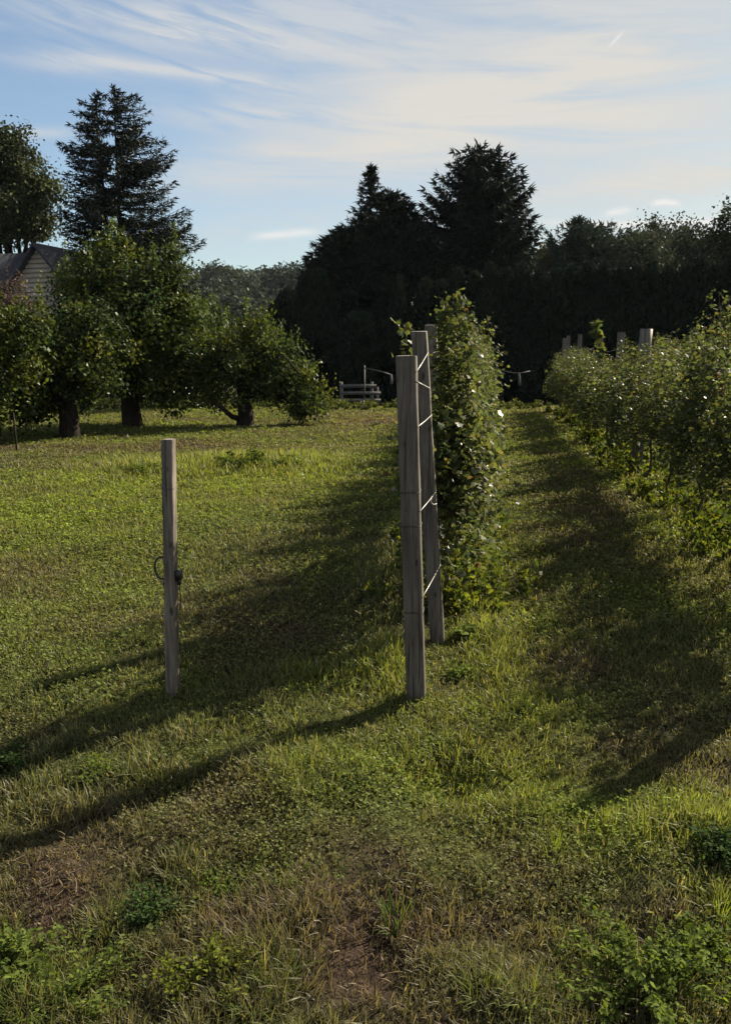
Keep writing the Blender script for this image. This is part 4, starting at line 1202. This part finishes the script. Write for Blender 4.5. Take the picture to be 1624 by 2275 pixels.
tag(link('field_edge_weeds', A.mesh('field_edge_weeds', M['weed'])), 'ragged weeds along the far edge of the field', 'weeds', kind='stuff')

# rank weeds under the vine rows
A = Acc(); rng = np.random.default_rng(4)
for tt, s0 in ((ROW1, 4.7), (ROW2, 4.2), (ROW3, 8)):
    for _ in range(330):
        s = s0 + (21 - s0) * rng.random() ** 1.5; x, y, z = rowpt(s, tt + rng.normal(.05, .17))
        weed_stalks(A, x, y, rng.uniform(.06, .24), rng, 4, APPLE * np.array((1.3, 1.25, 1.0)), .042 * max(1, (y / 5) ** .5))
tag(link('row_weeds', A.mesh('row_weeds', M['weed'])), 'rank green weeds growing beneath the vine rows', 'weeds', kind='stuff')

# ------------------------------------------------------------------ single tufts and weeds of the foreground
def tuft(u, v, h, n, label, seed, spread=.35, col=(.10, .14, .022), w=.0032):
    x, y, z = G(u, v); rg = np.random.default_rng(seed); r = thing('grass_tuft', label, 'grass tuft', (x, y, z), 0, 'grass tufts of the foreground')
    A = Acc()
    for k, bend in enumerate((.2, .5, .9)):
        TV, TF = blade_template(bend); m = n // 3; a = rg.random(m) * 6.28; ln = spread * rg.random(m) ** .7
        zc = np.stack([np.cos(a) * ln, np.sin(a) * ln, np.ones(m)], -1); yv = np.stack([np.cos(a), np.sin(a), 0 * a], -1) + rg.normal(0, .25, (m, 3))
        Mx = frames(zc, yv); hh = h * rg.uniform(.45, 1.1, m)
        pos = np.stack([np.cos(a) * .012, np.sin(a) * .012, 0 * a - .005], -1) * (1 + 2 * rg.random(m))[:, None]
        scatter(A, TV, TF, pos, Mx, np.stack([w + 0 * hh, hh * .7, hh], -1), np.array(col) * rg.uniform(.6, 1.35, m)[:, None])
    link('blades', A.mesh('blades', M['grass']), r)
tuft(878, 2065, .12, 46, 'upright dark green grass tuft in the middle of the brown foreground', 1, .18, (.07, .12, .02), .004)
tuft(950, 1945, .075, 45, 'small fan shaped grass tuft above the upright tuft', 2, .9, (.10, .14, .03))
tuft(1228, 1900, .10, 24, 'lone bright grass blades left of the bright grass strip', 3, .15, (.12, .16, .02))
tuft(725, 1935, .07, 60, 'dark spreading grass tuft in the middle foreground', 4, 1.1, (.06, .09, .025))
tuft(425, 1905, .085, 70, 'dark grass tuft left of the middle in the foreground', 5, .9, (.06, .10, .022))
tuft(235, 2060, .11, 90, 'spiky grass tuft beside the round dark weed', 6, .8, (.09, .12, .03))
tuft(620, 2190, .12, 80, 'light green tuft near the bottom left of the middle', 7, .6, (.10, .15, .022))
tuft(1075, 2225, .10, 46, 'yellow green tuft at the bottom beside the dark hollow', 8, .5, (.12, .15, .02))
tuft(15, 2080, .09, 60, 'bright grass tuft at the left edge of the foreground', 9, .4, (.11, .16, .02))
tuft(1170, 2235, .12, 46, 'slender tuft between two dark weeds at the bottom right', 10, .45, (.10, .14, .022))
tuft(325, 1850, .12, 16, 'few long pale arching straw blades in the left foreground', 11, 1.3, (.22, .20, .10), .0022)
tuft(130, 1845, .09, 10, 'couple of pale dry stalks at the left foreground', 12, 1.0, (.26, .2, .13), .0018)
tuft(1600, 2035, .10, 60, 'bright grass tuft at the right edge below the bright strip', 14, .4, (.13, .17, .02))


tuft(922, 1560, .085, 90, 'short grass tuft at the foot of the nearest tall post', 15, .9, (.08, .10, .03), .003)
tuft(975, 1440, .06, 80, 'short grass tuft at the foot of the leaning post', 16, .8, (.09, .13, .03), .004)
tuft(385, 1556, .08, 80, 'grass tuft at the foot of the lone stake', 17, .9, (.08, .10, .03), .003)
tuft(60, 2250, .12, 160, 'thick bright grass tuft in the bottom left corner', 18, .8, (.10, .15, .03), .003)
tuft(560, 2240, .10, 120, 'dense green tuft at the bottom left of the middle', 19, .9, (.09, .13, .03), .003)


def weed(u, v, r_, h, label, seed, cols, leaf=.022, n=420, cat='weed', name='leafy_weed'):
    x, y, z = G(u, v); rg = np.random.default_rng(seed); r = thing(name, label, cat, (x, y, z), 0, 'leafy weeds of the foreground')
    A = Acc(); ns = 30; T = Acc(); big = leaf > .03; n = n if big else int(n * 2.6); leaf = leaf if big else leaf * .62
    for i in range(ns):
        a = rg.random() * 6.28; q = rg.random() ** .6; tip = np.array((math.cos(a) * r_ * q, math.sin(a) * r_ * q, h * rg.uniform(.45, 1.05) * (1.1 - .5 * q)))
        mid = tip * .5 + np.array((0, 0, h * .15)); add_tube(T, np.array([(0, 0, -.01), mid, tip]), (.002, .0015, .0008), 4, (.8, .9, .4))
        m = n // ns; t = .25 + .75 * rg.random(m); c = mid * (2 * t * (1 - t))[:, None] * 1.0 + tip * (t * t)[:, None]
        pos = c + rg.normal(0, .010, (m, 3))
        nz = rg.normal(0, .5, (m, 3)) + np.array((0, 0, 1)); al = rg.normal(0, 1, (m, 3)) + tip / (np.linalg.norm(tip)) * .8
        scatter(A, OVAL_V, OVAL_F, pos, frames(nz, al), leaf * rg.uniform(.55, 1.25, m), cols[rg.choice(len(cols), m)] * rg.uniform(.7, 1.3, m)[:, None])
    link('leaves', A.mesh('leaves', M['weed']), r); link('stems', T.mesh('stems', M['vbark']), r)
WG = np.array([(.082, .112, .026), (.062, .088, .026), (.105, .135, .028)]); WD = np.array([(.035, .06, .022), (.045, .07, .025)])
weed(545, 1040, .55, .26, 'tussock of tall weeds in the left meadow beyond the stake', 41, WG * .8, .045, 1600, 'tussock', 'weed_tussock')
weed(330, 1050, .5, .12, 'low tussock in the left meadow left of the stake top', 42, WG, .04, 900, 'tussock', 'weed_tussock')
weed(640, 1035, .35, .16, 'small tussock in the left meadow nearest the vine row', 43, WG, .04, 700, 'tussock', 'weed_tussock')
weed(335, 2045, .10, .10, 'round dark leafy weed in the left foreground', 21, WD)
weed(1440, 2190, .26, .13, 'large leafy weed spreading over the bottom right corner', 22, WG, .026, 1300)
weed(1575, 2140, .16, .10, 'leafy weed at the right edge above the corner weed', 23, WG, .024, 700)
weed(35, 2170, .13, .12, 'dense leafy weed at the bottom left edge', 24, WG * .9, .026, 700)
weed(150, 2240, .20, .11, 'bushy light green weed in the bottom left corner', 25, WG, .022, 900)
weed(480, 1985, .20, .055, 'low flat leafy weed right of the round dark weed', 26, WG, .022, 700)
weed(640, 1995, .17, .05, 'flat leafy weed patch left of the upright tuft', 27, WG * .9, .02, 520)
weed(20, 1700, .16, .07, 'dark leafy clump at the left edge below the shadow', 28, WD, .022, 520)
weed(460, 2180, .14, .09, 'yellow green leafy weed at bottom left of the middle', 29, WG * np.array((1.2, 1.05, .8)), .022, 560)
weed(1030, 1420, .07, .08, 'broad leaved weed at the foot of the leaning post', 30, WG, .040, 160)
weed(1020, 1500, .07, .05, 'leafy weed just right of the near post foot', 31, WG * 1.05, .031, 120)
weed(1035, 1345, .10, .07, 'dark leaved weed right of the leaning post', 32, WD, .035, 160)
weed(1610, 1905, .13, .10, 'dark leafy weed at the right edge beside the bright strip', 33, WD, .028, 420)
weed(220, 1720, .12, .06, 'green leafy patch in the left foreground above the brown turf', 34, WG, .02, 420)


# ------------------------------------------------------------------ the faint air over the distance
A = Acc(); add_box(A, (0, 150, 20), (900, 900, 62))
hm = bpy.data.materials.new('thin_haze'); hm.use_nodes = True; T = NT(hm.node_tree); T.n.clear()
o_ = T.node('ShaderNodeOutputMaterial'); pv = T.node('ShaderNodeVolumePrincipled')
pv.inputs['Color'].default_value = (.75, .85, 1, 1); pv.inputs['Density'].default_value = .00007
T.l.new(pv.outputs[0], o_.inputs['Volume'])
tag(link('haze', A.mesh('haze', hm)), 'thin bluish air over the distant hills', 'haze', kind='stuff')
